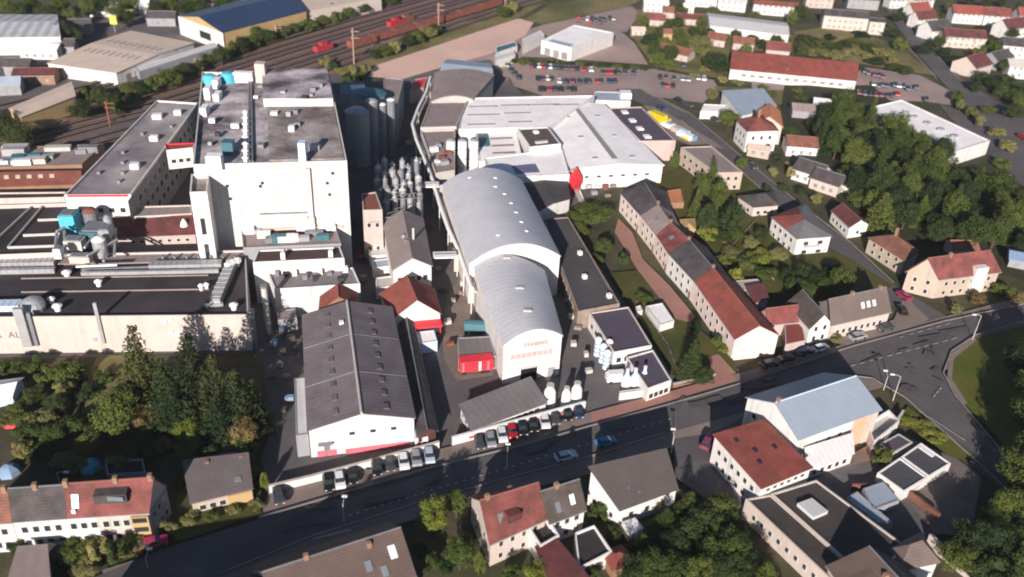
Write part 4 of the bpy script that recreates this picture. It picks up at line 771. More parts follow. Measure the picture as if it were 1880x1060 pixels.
# ---- background, right half
b = building('red_long_hall', 'very long white hall with a red roof behind the car park', 'hall', [(1341, 127), (1572, 149), (1570, 116), (1345, 93)], ((1400, 132), (1400, 151)), 'gable_u', 3.4, white, red_b); chimney(b, .45, .12, 1)
windows(b, 0, 12, 1, 2, 1.2, 1.6, pane=False)
b = building('white_supermarket', 'broad white-roofed supermarket at the edge of the wood', 'supermarket', [(1757, 277), (1818, 258), (1655, 183), (1597, 197)], 6, wall=white, rm=wroof, par=.35)
for v in (.2, .35, .5, .65): on_roof(b, 'roof_vent', .5, v, 2, 1.5, .9, steel)
windows(b, 3, 14, 1, 2.5, .8, 4, pane=False)
b = building('grey_long_hall', 'long pale grey hall with a low gabled roof at the top of the view', 'hall', [(1304, 48), (1448, 66), (1443, 43), (1298, 25)], 6, 'gable_u', 1.2, white, wroof2)
windows(b, 0, 14, 1, 3, 1, 2, pane=False)
b = building('depot_hall', 'white depot hall with a long grey skylight strip beyond the car park', 'hall', [(1050, 88), (1127, 60), (1053, 46), (994, 74)], 6, wall=white, rm=wroof, par=.3)
mb = MB(); mb.slab([b.S(.02, .12, .35), b.S(.14, .12, .35), b.S(.14, .8, .35), b.S(.02, .8, .35)], .2); mb.build('skylight', bluroof, b.roof)
windows(b, 3, 3, 1, 3, 3, .3, pane=False)
b = building('depot_annex', 'long white shed beside the depot hall', 'shed', [(960, 84), (1000, 64), (992, 56), (958, 72)], 4, wall=white, rm=wroof2, par=.2)
b = building('transfer_shed', 'white and teal shed at the far side of the gravel track', 'shed', [(912, 97), (950, 84), (945, 76), (910, 86)], 4, wall=white, rm=teal, par=.2)
b = building('wash_shed', 'pale shed by the end of the gravel track', 'shed', [(910, 112), (946, 100), (942, 92), (908, 102)], 3.5, wall=white, rm=wroof2, par=.2)
def house(px, wd, dp, ang, h, rise, wm, rm, name, label, cat='house', kind='gable_u', win=2, group=None):
    """a house given by the pixel of its ground centre and its size in metres"""
    global P
    c = P(*px); ca, sa = math.cos(ang), math.sin(ang); _k = P
    tb = [Vector((c.x+x*ca-y*sa, c.y+x*sa+y*ca, 0)) for x, y in ((-wd/2, -dp/2), (wd/2, -dp/2), (wd/2, dp/2), (-wd/2, dp/2))]
    P = lambda x, y, z=0.0: tb[x].copy()
    b = building(name, label, cat, [(i, 0) for i in range(4)], h, kind, rise, wm, rm, group=group)
    P = _k
    if win: windows(b, 0, max(2, int(wd/3)), 1 if h < 4.5 else 2, 1.1, 1.2, 1, 2.7, pane=False)
    return b
R = math.radians
for a in (
 ((1768, 40), 15, 9, R(-2), 5, 3, white, red_b, 'far_house', 'white house with bright red roof, left of two red roofs in the upper right'),
 ((1822, 44), 13, 9, R(-6), 5, 3, white, red_t, 'far_house', 'white house with a red roof and round grey dormer in the upper right'),
 ((1850, 66), 15, 9, R(28), 5, 3.5, white, red_d, 'far_house', 'white gabled house with a dark red roof set askew near the right edge'),
 ((1762, 84), 19, 9, R(-3), 5, 2.5, creamp, red_d, 'far_house', 'cream house with a low dark red roof and pink bay in the upper right'),
 ((1864, 103), 16, 9, R(-8), 5.5, 2.5, white, slate, 'far_house', 'broad white house with dark roof close to the upper right edge'),
 ((1780, 134), 13, 11, R(38), 4.5, 3.5, creamp, red_d, 'far_house', 'house with a deep maroon roof beside the ring road'),
 ((1826, 122), 12, 8, R(35), 4.5, 2.5, greyw, slate, 'far_house', 'grey house right of the maroon roof'),
 ((1868, 140), 12, 8, R(-5), 5, 2, white, concrete, 'far_house', 'pale flat-looking house at the right edge below the maroon roof'),
 ((1878, 44), 10, 8, R(0), 5, 3, white, red_b, 'far_house', 'red roofed house cut by the upper right edge'),
 ((1684, 14), 13, 8, R(20), 5, 3, white, red_b, 'row_house', 'topmost of the stepped red roofed row houses'),
 ((1680, 34), 12, 7, R(24), 5, 3, white, red_b, 'row_house', 'second of the stepped red roofed row houses'),
 ((1690, 50), 12, 7, R(24), 5, 3, white, red_d, 'row_house', 'lowest of the stepped row houses with purple-red roof'),
 ((1712, 70), 13, 9, R(27), 5, 3.4, white, slate, 'far_house', 'house with a dark roof and white gable above the orange shed'),
 ((1546, 52), 21, 9, R(-7), 6.5, 2, creamp, slate, 'apartment_house', 'long cream apartment house with dark roof above the meadow'),
 ((1603, 60), 7, 8, R(-7), 6, .8, creamp, slate, 'apartment_house', 'short cream block right of the long cream apartment house'),
 ((1202, 22), 12, 8, R(-2), 5, 1, white, wroof, 'far_hall', 'white hall at the top centre right of the gravel track'),
 ((1262, 25), 5, 5, R(0), 4, .8, white, wroof, 'far_hall', 'small white cube house right of the top centre hall'),
 ((1285, 10), 16, 7, R(-5), 5, 1, white, tan_d, 'far_hall', 'wide white hall cut by the top edge'),
 ((1342, 18), 14, 7, R(-12), 5, 1, white, wroof2, 'far_hall', 'white hall directly beyond the long grey hall'),
 ((1420, 26), 22, 7, R(-6), 5, 1.4, white, rust, 'far_hall', 'long white hall with mottled roof beyond the right end of the long grey hall'),
 ((1500, 12), 14, 8, R(-4), 5, 2, pinkw, slate, 'far_house', 'pinkish house at the top edge left of the cream apartment house'),
 ((1580, 14), 16, 8, R(-6), 5, 2, greyw, slate, 'far_house', 'grey house at the top edge above the cream apartment house'),
 ((1640, 14), 9, 7, R(10), 5, 2.4, white, slate, 'far_house', 'white house with dark roof beside the top of the ring road'),
 ((1230, 34), 8, 6, R(-5), 3.5, 2, pinkw, terra, 'far_house', 'little terracotta roofed house among the upper trees'),
 ((1205, 48), 7, 6, R(-5), 3.5, 2, pinkw, red_t, 'far_house', 'little pink-walled house left among the upper trees'),
 ((1262, 46), 12, 6, R(-4), 3.5, 1.6, pinkw, red_d, 'far_house', 'low pink and red house in front of the long grey hall'),
 ((1222, 76), 4, 4, R(10), 4, 1.4, yellow, terra, 'far_house', 'tiny yellow hut beside the olive tree'),
 ((1170, 66), 6, 4, R(5), 3, 1, creamp, tan_r, 'far_house', 'small cream hut at the end of the depot forecourt'),
 ((1315, 84), 8, 8, R(-20), 3.6, 2, pinkw, terra, 'far_house', 'terracotta roofed house right of the big olive tree'),
 ((1362, 92), 9, 7, R(-8), 3.6, 2, pinkw, terra, 'far_house', 'pale terracotta roofed house behind the very long red roof'),
 ((1424, 104), 10, 8, R(-8), 3.8, 2.4, pinkw, red_t, 'far_house', 'pink-red roofed house behind the middle of the very long red roof'),
 ((1240, 108), 14, 8, R(-32), 3.4, 1.8, pinkw, terra, 'far_house', 'long orange-red roofed house slanting down to the car park'),
 ((1466, 280), 10, 8, R(-4), 3.6, 2, white, terra, 'garden_house', 'white house with a terracotta roof above the dark-roofed gardens'),
 ((1486, 330), 9, 8, R(-38), 3.6, 2.4, white, slate, 'garden_house', 'dark roofed house with white gable beside the street trees'),
 ((1518, 348), 9, 7, R(-40), 3.6, 2.2, creamp, slate, 'garden_house', 'dark roofed house nearest the wood above the white cottage'),
 ((1550, 352), 6, 5, R(-8), 3.4, 1.4, white, brown_t, 'garden_house', 'small white hut under the edge of the wood'),
 ((1552, 258), 6, 3, R(-40), 2.6, .4, white, wroof, 'garden_house', 'white caravan-like hut among trees below the orange roof'),
 ((1470, 215), 8, 7, R(-5), 3.4, 1.6, greyw, tan_d, 'garden_house', 'grey hut behind the green hedge right of the orange roof'),
 ((1505, 205), 6, 6, R(-10), 3.4, 1.6, greyw, wroof2, 'garden_house', 'pale hut at the edge of the big trees below the long red hall'),
 ((1392, 285), 7, 5, R(-20), 2.6, .8, cream, tan_r, 'garden_house', 'low tan hut under the tall white house'),
 ((1760, 470), 7, 5, R(5), 3, 1.6, cream, terra, 'garden_house', 'small terracotta hut behind the broad red roof villa'),
 ((1872, 490), 7, 6, R(-20), 3, 1.0, greyw, blu2, 'garden_house', 'blue-roofed hut at the right edge under the trees'),
): house(*a)
house((1690, 62), 3.5, 3, R(20), 2.4, .6, orange, orange, 'orange_shed', 'small orange shed beside the upper end of the ring road', 'shed', win=0)
# ================================================================== BACKGROUND, LEFT
b = building('grey_corrugated_hall', 'long silver corrugated hall at the upper left edge', 'hall', [(-60, 70), (110, 68), (104, 28), (-60, 28)], 7, 'gable_u', 1.5, white, mat('silver_corrugated', (.40, .41, .43), var=.15, stripe=4, sval=.4))
house((80, 104), 14, 8, .1, 4, 1, white, wroof, 'loading_hall', 'white loading hall right below the silver corrugated hall', 'hall')
b = building('tan_warehouse', 'huge tan-roofed warehouse beside the railway', 'warehouse', [(213, 135), (355, 80), (240, 58), (88, 117)], ((213, 135), (215, 158)), 'gable_v', 1.0, white, tan_r)
for v in (.25, .5, .75):
    for u in [.2+.055*i for i in range(12)]:
        pass
for i in range(9):
    for u in (.36, .64): skylight(b, u, .12+.095*i, 4.5, 1.1, mat('skylight_mauve', (.33, .27, .27), var=.1), .1)
windows(b, 0, 8, 1, 2.5, 2.6, .4, pane=False); panel(MB(), b, 0, .8, 0, 5, 3.5, .1).build('gate', bluew, b.root)
b = building('warehouse_canopy', 'long grey canopy along the railway side of the tan warehouse', 'canopy', [(255, 132), (400, 86), (393, 78), (245, 122)], 4, wall=greyw, rm=wroof2, par=.1)
b = building('narrow_tan_shed', 'narrow tan-roofed shed with yellow gable at the left by the railway', 'shed', [(38, 216), (138, 177), (130, 152), (18, 200)], 6, 'gable_u', .8, yellow, tan_r); windows(b, 3, 2, 1, 2, 2.4, .3, pane=False)
b = building('solar_roofed_hall', 'white-fronted hall with a dark blue panel roof at the upper left', 'hall', [(408, 60), (562, 20), (500, -12), (328, 30)], 8, 'gable_u', 3.0, yellow, solar)
panel(MB(), b, 3, .5, .2, b.lv*.98, 7.7, .1).build('white_front', white, b.root); panel(MB(), b, 3, .6, 2.5, 8, 3, .06, .1).build('glazing', glass, b.root)
b = building('cream_far_hall', 'cream-roofed hall cut by the top edge right of the blue panel roof', 'hall', [(560, 22), (700, -5), (660, -25), (520, -2)], 7, wall=creamp, rm=tan_r, par=.2)
house((70, 150), 14, 8, .2, 3.5, 1.4, brickw, red_d, 'red_store', 'low dark red roofed store in front of the tan warehouse', 'shed')
for i, (x, y, wd, rm_, lb) in enumerate(((195, 28, 12, wroof, 'small white roofed house among the upper left trees'), (262, 22, 7, wroof, 'tiny white gable in the upper left trees'), (150, 60, 9, slate, 'dark roofed house beside the silver hall'), (300, 45, 12, slate, 'dark grey house behind the tan warehouse'), (380, 14, 10, red_t, 'red-gabled house behind the blue panel roof'), (430, 8, 14, creamp, 'long cream house behind the blue panel roof'), (15, 170, 10, bluroof, 'blue-grey shed at the left edge by the red store'), (120, 98, 9, slate, 'dark shed between the silver hall and the tan warehouse'), (40, 135, 9, slate, 'dark shed at the left edge above the narrow tan shed'))):
    house((x, y), wd, 7, [.1, .2, .3, .15, -.1, .2, .3, .2, .1][i], 3.6, 2, [white, white, greyw, greyw, white, creamp, greyw, greyw, greyw][i], rm_, 'far_shed', lb)
for i, (x, y) in enumerate(((212, 60), (243, 48), (325, 20))):
    p = P(x, y); t = thing('sign_pylon', ['left of two yellow-green advertising pylons behind the tan warehouse', 'right of two yellow-green advertising pylons behind the tan warehouse', 'yellow pylon beside the white front of the blue panel hall'][i], 'sign', p); MB().box(p, .4, .4, 5).build('post', steel_d, t); MB().box((p.x, p.y, 3.5), 3, .5, 3.6).build('board', mat('lime_board', (.5, .5, .1), var=.2) if i < 2 else yellowp, t)
# ================================================================== STREET SIDE, BOTTOM
b = building('red_row_house', 'row house with red roof and white and cream windowed front, lower left', 'house', [(122, 950), (273, 940), (304, 892), (132, 906)], ((273, 940), (280, 992)), 'gable_u', 4.4, creamp, red_t, ov=.2)
panel(MB(), b, 0, .17, 0, b.lu*.335, b.h-.05, .04).build('white_front', white, b.root); panel(MB(), b, 0, .88, 0, b.lu*.2, b.h-.6, .5).build('balcony_bay', yellow, b.root)
for c_ in range(6):
    for r_ in range(2):
        s = .06+.125*c_+(.02 if c_ > 2 else 0); f = panel(MB(), b, 0, s, .9+2.9*r_, 1.1, 1.4, .08, .04).build('window', framem, b.root); panel(MB(), b, 0, s, 1.0+2.9*r_, .9, 1.2, .02, .12).build('pane', glass, f)
for r_ in range(3): panel(MB(), b, 0, .88, .7+2.0*r_, 2.2, 1.0, .05, .5).build('window', glass, b.root)
windows(b, 1, 3, 2, .9, 1.2, 1.2, 3); 
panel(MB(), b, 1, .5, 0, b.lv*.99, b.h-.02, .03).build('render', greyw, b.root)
f = on_roof(b, 'dormer', .55, .24, 5.0, 2.0, 1.6, slate, .0); p = b.S(.55, .24); MB().box((p.x, p.y-1.02, p.z+.5), 4.6, .06, .9).build('pane', glass2, f)
for u in (.03, .58, .97): chimney(b, u, .5)
skylight(b, .12, .2, 1, 1.2); on_roof(b, 'roof_box', .1, .06, .6, .6, .6, whitep)
b = building('dark_row_house', 'row house with charcoal roof and white front, lower left', 'house', [(22, 958), (121, 951), (131, 907), (30, 914)], ((121, 951), (127, 1003)), 'gable_u', 4.3, white, slate, ov=.15); windows(b, 0, 4, 2, 1.1, 1.4, .9, 2.9); chimney(b, .5, .5)
b = building('brown_row_house', 'row house with rust-brown roof cut by the left edge', 'house', [(-90, 966), (21, 959), (29, 915), (-80, 922)], ((21, 959), (27, 1011)), 'gable_u', 4.3, white, terra, ov=.15); windows(b, 0, 5, 2, 1.1, 1.4, .9, 2.9); chimney(b, .96, .5)
b = building('yard_shed', 'long pale grey lean-to roof in front of the white row house', 'shed', [(10, 1100), (90, 1085), (86, 1008), (36, 1012)], 3, 'mono', .5, greyw, tan_d)
b = building('dark_cottage', 'cottage with dark mono-pitch roof and yellow end wall, lower left', 'house', [(352, 923), (461, 897), (455, 848), (341, 862)], 3.2, 'mono', 1.6, cream, mat('cottage_roof', (.125, .105, .105), var=.15))
windows(b, 0, 5, 1, 1.2, 1.2, 1.0, pane=True); panel(MB(), b, 0, .8, 0, b.lu*.4, 3.1, .5).build('yellow_bay', yellow, b.root); chimney(b, .35, .9, 1); chimney(b, .9, .95, .8); skylight(b, .8, .3, 1.2, 1)
b = building('big_brown_house', 'large house with a broad brown roof cut by the bottom edge', 'house', [(517, 1138), (760, 1057), (708, 962), (465, 1043)], 5.5, 'gable_u', 4.4, white, mat('brown_tile2', (.10, .07, .06), var=.2, fine=3, stripe=.5, sdir=1, sval=.2))
chimney(b, .75, .42); chimney(b, .3, .5); skylight(b, .9, .28, 1.1, 1.5, whitep); skylight(b, .7, .22, 1, 1.2); skylight(b, .8, .12, 1, 1.2)
b = building('red_corner_house', 'cream house with a steep red roof at the lower centre', 'house', [(901, 996), (1001, 952), (966, 894), (866, 914)], ((901, 996), (899, 1040)), 'gable_u', 4.2, creamp, red_t)
windows(b, 3, 2, 2, .9, 1.2, 1, 2.6); windows(b, 0, 4, 2, .9, 1.2, 1, 2.6); chimney(b, .55, .62); chimney(b, .1, .5); skylight(b, .25, .2, .9, 1.1); on_roof(b, 'dormer', .45, .2, 2.4, 2, 1.3, red_d, -.2)
b = building('dark_gabled_house', 'house with a dark brown roof joined to the red-roofed cream house', 'house', [(1010, 958), (1073, 935), (1043, 888), (975, 908)], 5.4, 'gable_u', 3.6, white, brown_t)
windows(b, 0, 3, 2, 1, 1.2, .9, 2.6); skylight(b, .72, .2, .9, 1.1, whitep); skylight(b, .3, .15, .9, 1.1); chimney(b, .4, .5)
b = building('roof_terrace', 'black flat-roof terrace with white parapet below the dark brown roof', 'annex', [(992, 1003), (1027, 983), (1002, 944), (966, 962)], 4.5, wall=white, rm=dark_r, par=.8, coping=whitep)
b = building('black_flat_annex', 'black flat-roofed annex edged in white at the lower centre', 'annex', [(1062, 1045), (1124, 1012), (1091, 964), (1056, 978)], 3.4, wall=white, rm=dark_r, par=.4, coping=whitep)
b = building('red_garden_house', 'small bright red pyramid roof at the lower centre', 'summerhouse', [(1126, 1044), (1158, 1025), (1140, 1003), (1109, 1017)], 2.6, 'hip', .9, brickw, red_b)
b = building('red_lean_to', 'long brown-red lean-to roof running to the bottom edge', 'annex', [(1022, 1092), (1082, 1068), (1022, 998), (985, 1012)], 3.4, 'mono', .6, creamp, red_d)
b = building('grey_roofed_villa', 'white house with a broad grey-brown roof beside the main road', 'house', [(1137, 935), (1242, 897), (1216, 860), (1082, 893)], 4.4, 'mono', 4.0, white, mat('grey_brown_tile', (.078, .066, .064), var=.15, fine=3, stripe=.5, sdir=1, sval=.2))
windows(b, 3, 3, 1, .9, 1.3, 1.2); windows(b, 0, 3, 1, 1.1, 1.2, 1.6); skylight(b, .3, .3, .5, .6); skylight(b, .4, .2, .5, .6)
b = building('white_garden_shed', 'white roofed lean-to in front of the grey-brown roofed house', 'shed', [(1160, 980), (1182, 970), (1166, 950), (1142, 958)], 2.4, wall=white, rm=wroof, par=.1)
b = building('blue_roofed_hall', 'building with a pale blue metal roof at the street corner', 'hall', [(1466, 806), (1615, 752), (1512, 687), (1373, 731)], ((1615, 752), (1604, 806)), 'gable_u', 3.5, white, mat('pale_blue_sheet', (.25, .30, .36), rough=.55, var=.06, stripe=.8, sval=.1))
windows(b, 3, 4, 2, 1.1, 1.3, 1, 3); windows(b, 0, 4, 2, 1.2, 1.3, 1, 2.8, .05, .6)
panel(MB(), b, 0, .78, 0, b.lu*.2, b.h-.3, .08).build('orange_front', mat('salmon_render', (.66, .36, .24), var=.1), b.root); panel(MB(), b, 0, .92, 0, b.lu*.12, b.h-.1, .3).build('end_bay', creamp, b.root)
on_roof(b, 'roof_vent', .02, .5, .6, .6, 1, brickw); mb = MB(); mb.tube([b.S(-.01, .5, .3), b.S(1.01, .5, .3)], .14, 6); mb.build('ridge_cap', bluew, b.roof)
b = building('glazed_annex', 'white lean-to with sloping pale roof on the front of the blue-roofed building', 'annex', [(1484, 862), (1566, 832), (1560, 812), (1476, 838)], 3.2, 'mono', 1.6, white, wroof2); windows(b, 0, 5, 1, 1.1, 1.2, 1.2)
b = building('walled_court', 'small white-walled court right of the blue-roofed building', 'annex', [(1604, 812), (1652, 772), (1632, 752), (1592, 776)], 3.0, wall=white, rm=concrete, par=1.2)
b = building('red_flat_house', 'white house with a plain bright red roof below the blue-roofed building', 'house', [(1398, 896), (1488, 859), (1401, 778), (1312, 804)], ((1398, 896), (1393, 945)), 'mono', .5, white, red_b)
windows(b, 3, 6, 2, 1, 1.2, 1, 2.8); windows(b, 0, 6, 1, 1, .8, b.h-1.5, 2)
for u, v in ((.25, .8), (.4, .55), (.3, .35), (.75, .5)): skylight(b, u, v, .7, .9, glass)
b = building('long_dark_wing', 'long low wing with dark roof and white windowed wall, lower right', 'annex', [(1540, 1078), (1578, 1052), (1415, 908), (1369, 916)], 4.4, wall=creamp, rm=mat('wing_roof', (.055, .046, .042), var=.3, sc=.2), par=.25); windows(b, 3, 9, 1, .9, 1.2, 1.6)
b = building('dark_workshop', 'black flat-roofed workshop with one grey skylight, lower right', 'workshop', [(1590, 1062), (1668, 1006), (1499, 881), (1416, 906)], 4.6, wall=creamp, rm=mat('wing_roof', (.055, .046, .042)), par=.3, coping=concrete)
skylight(b, .36, .72, 3.4, 3.6, wroof2, .7)
b = building('grey_canopy', 'blue-grey translucent canopy in the yard behind the garages', 'canopy', [(1604, 936), (1652, 918), (1622, 884), (1584, 897)], 2.6, wall=greyw, rm=bluroof, par=.1)
b = building('low_grey_canopy', 'lower grey sheet roof beside the black workshop', 'canopy', [(1612, 960), (1640, 960), (1574, 902), (1552, 915)], 2.6, wall=greyw, rm=bluroof, par=.1)
for k, (pp, lb) in enumerate(([[(1660, 903), (1703, 877), (1652, 840), (1611, 868)], 'left one of two joined garages with dark roof and white walls'], [[(1706, 875), (1746, 851), (1691, 813), (1655, 838)], 'right one of two joined garages with dark roof'])):
    b = building('garage', lb, 'garage', pp, 2.8, wall=white, rm=mat('garage_roof', (.07, .07, .075), var=.2), par=.2, coping=whitep)
    panel(MB(), b, 0, .5, 0, 2.8, 2.2, .06).build('garage_door', concrete, b.root)
    if k: skylight(b, .85, .7, 1.0, 3, whitep, .15)
b = building('garage_shed', 'low violet-grey shed roof above the garages', 'shed', [(1640, 832), (1676, 812), (1650, 796), (1616, 814)], 2.4, wall=concrete, rm=dark_p, par=.1)
b = building('hipped_brown_house', 'house with large dark brown hipped roof at the lower right bottom edge', 'house', [(1600, 1150), (1745, 1120), (1650, 1034), (1522, 1042)], 5.4, 'gable_v', 3.8, creamp, mat('brown_tile2', (.1, .1, .1))); chimney(b, .4, .5)
b = building('tan_hipped_house', 'smaller house with brown pyramid roof and white wall, lower right', 'house', [(1652, 1046), (1722, 1030), (1690, 982), (1632, 1010)], 4, 'hip', 2.6, white, mat('tan_tile', (.2, .2, .2)))
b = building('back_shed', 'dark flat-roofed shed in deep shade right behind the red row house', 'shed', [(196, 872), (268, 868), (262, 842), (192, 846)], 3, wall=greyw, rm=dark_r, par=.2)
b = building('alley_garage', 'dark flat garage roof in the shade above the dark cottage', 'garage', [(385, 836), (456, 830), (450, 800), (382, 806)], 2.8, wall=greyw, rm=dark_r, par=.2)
house((320, 1185), 26, 10, .3, 6, 3.6, cream, brown_t, 'shading_house', 'unseen brown-roofed house added south of the street to shade its left end')  # house added out of view so its shadow covers the road's left end
# garden clutter lower left
b = building('greenhouse', 'white plastic greenhouse at the left edge in the shaded garden', 'greenhouse', [(-40, 742), (22, 726), (40, 696), (-40, 706)], 2.4, 'gable_u', 1.0, bluew, wroof)
for i, (x, y, m_, lb) in enumerate(((18, 868, blu2, 'blue tarpaulin heap in the shade behind the row houses'), (166, 858, cyan, 'light blue tarpaulin beside the red row house chimney'), (24, 780, redpaint, 'small red garden tent in the shaded lower left garden'))):
    p = P(x, y); mb = MB(); mb.lathe(p, [(2.0, 0), (1.7, .9), (.9, 1.6), (.1, 1.9)], 7); one('tarpaulin', mb, m_, lb, 'tarpaulin')
# ================================================================== TREES
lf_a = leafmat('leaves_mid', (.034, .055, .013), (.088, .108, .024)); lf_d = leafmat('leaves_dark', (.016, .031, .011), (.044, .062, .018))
lf_b = leafmat('leaves_bright', (.10, .125, .02), (.19, .19, .035)); lf_c = leafmat('needles', (.020, .031, .012), (.066, .072, .022)); lf_o = leafmat('leaves_olive', (.13, .13, .045), (.21, .195, .07))
lf_r = leafmat('leaves_russet', (.12, .08, .035), (.17, .13, .05))
def leafcloud(kind, seed, n, leaf):
    """unit crown: base at z=0, height 1, width 1, made of leaf-sized faces gathered in clumps"""
    r = random.Random(seed); mb = MB(); cl = []
    if kind == 'conifer':
        for k in range(13):
            z = .06+.9*k/12; R_ = .5*(1-z)**.95+.015; m = max(3, int(11*(1-z)+2))
            for j in range(m):
                a = math.tau*j/m+k*1.3+r.uniform(-.25, .25); rr = R_*r.uniform(.6, 1.05); cl.append((Vector((rr*.8*math.cos(a), rr*.8*math.sin(a), z-rr*.12)), .05+.07*(1-z), .6))
            cl.append((Vector((0, 0, z)), .05+.14*(1-z), .8))
    else:
        nc = {'broad': 46, 'bush': 26, 'column': 40}[kind]
        for k in range(nc):
            while True:
                v = Vector((r.uniform(-1, 1), r.uniform(-1, 1), r.uniform(-1, 1)))
                if .35 < v.length < 1: break
            v = v.normalized()*(.55+.45*r.random())
            lump = .82+.28*noise.noise(v*1.6+Vector((seed*7.1, 0, 0)))
            v *= lump
            s = .5
            cl.append((Vector((v.x*.40, v.y*.40, .5+v.z*.40)), r.uniform(.09, .165), 1))
    tot = sum(c[1]**2 for c in cl)
    for c, s, fl in cl:
        m = max(6, int(n*s*s/tot))
        for _ in range(m):
            d = Vector((r.gauss(0, 1), r.gauss(0, 1), r.gauss(0, 1))).normalized()
            p = c+Vector((d.x, d.y, d.z*fl))*s*r.uniform(.65, 1.05)
            nn = (d+Vector((0, 0, .45))+Vector((r.gauss(0, .45), r.gauss(0, .45), r.gauss(0, .45)))).normalized()
            t = nn.orthogonal().normalized(); u = nn.cross(t); an = r.uniform(0, math.tau); t, u = t*math.cos(an)+u*math.sin(an), u*math.cos(an)-t*math.sin(an)
            L_ = leaf*r.uniform(.7, 1.3); mb.face([p-t*L_, p-u*L_*.6, p+t*L_, p+u*L_*.6])
    return mb
CROWN = {}
for kind, ns, n, leaf in (('broad', 5, 6500, .021), ('conifer', 3, 6500, .019), ('bush', 3, 2600, .035), ('column', 2, 3400, .03)):
    CROWN[kind] = [leafcloud(kind, 11*i+len(kind), n, leaf).mesh('crown_mesh', lf_a) for i in range(ns)]
tm = MB(); tm.tube([(0, 0, 0), (.02, 0, .25), (-.01, .02, .5), (0, 0, .72)], .035, 7, .012)
for k in range(5):
    a = k*1.26; z = .32+.07*k; tm.tube([(0, 0, z), (.14*math.cos(a), .14*math.sin(a), z+.14), (.24*math.cos(a), .24*math.sin(a), z+.26)], .014, 5, .004)
TRUNK = tm.mesh('trunk_mesh', wood); tm = MB(); tm.tube([(0, 0, 0), (.01, 0, .5), (0, 0, .9)], .022, 7, .004); SPIRE = tm.mesh('trunk_mesh', wood)
NAMES = {'broad': 'broadleaf_tree', 'conifer': 'conifer', 'bush': 'bush', 'column': 'columnar_tree'}
def tree_at(p, h, wd, kind, leaf, label, group=None, cat=None):
    t = thing(NAMES[kind], label, cat or ('bush' if kind == 'bush' else 'tree'), p, group)
    t.rotation_euler.z = rnd.uniform(0, math.tau)
    me = CROWN[kind][rnd.randrange(len(CROWN[kind]))]
    c = bpy.data.objects.new('crown', me); COL.objects.link(c); c.parent = t
    z0 = {'broad': .12, 'conifer': .05, 'bush': -.03, 'column': .02}[kind]
    k = 1.12
    c.location = (0, 0, h*z0); c.scale = (wd*k, wd*k*rnd.uniform(.9, 1.1), h*(1-z0))
    c.material_slots[0].link = 'OBJECT'; c.material_slots[0].material = leaf
    if kind != 'bush':
        s = bpy.data.objects.new('trunk', SPIRE if kind in ('conifer', 'column') else TRUNK); COL.objects.link(s); s.parent = t; s.scale = (h*.9, h*.9, h)
    return t
def tree(px, h, wd, kind, leaf, label, group=None):
    p = P(px[0], px[1], h*.55); p.z = 0; return tree_at(p, h, wd, kind, leaf, label, group)
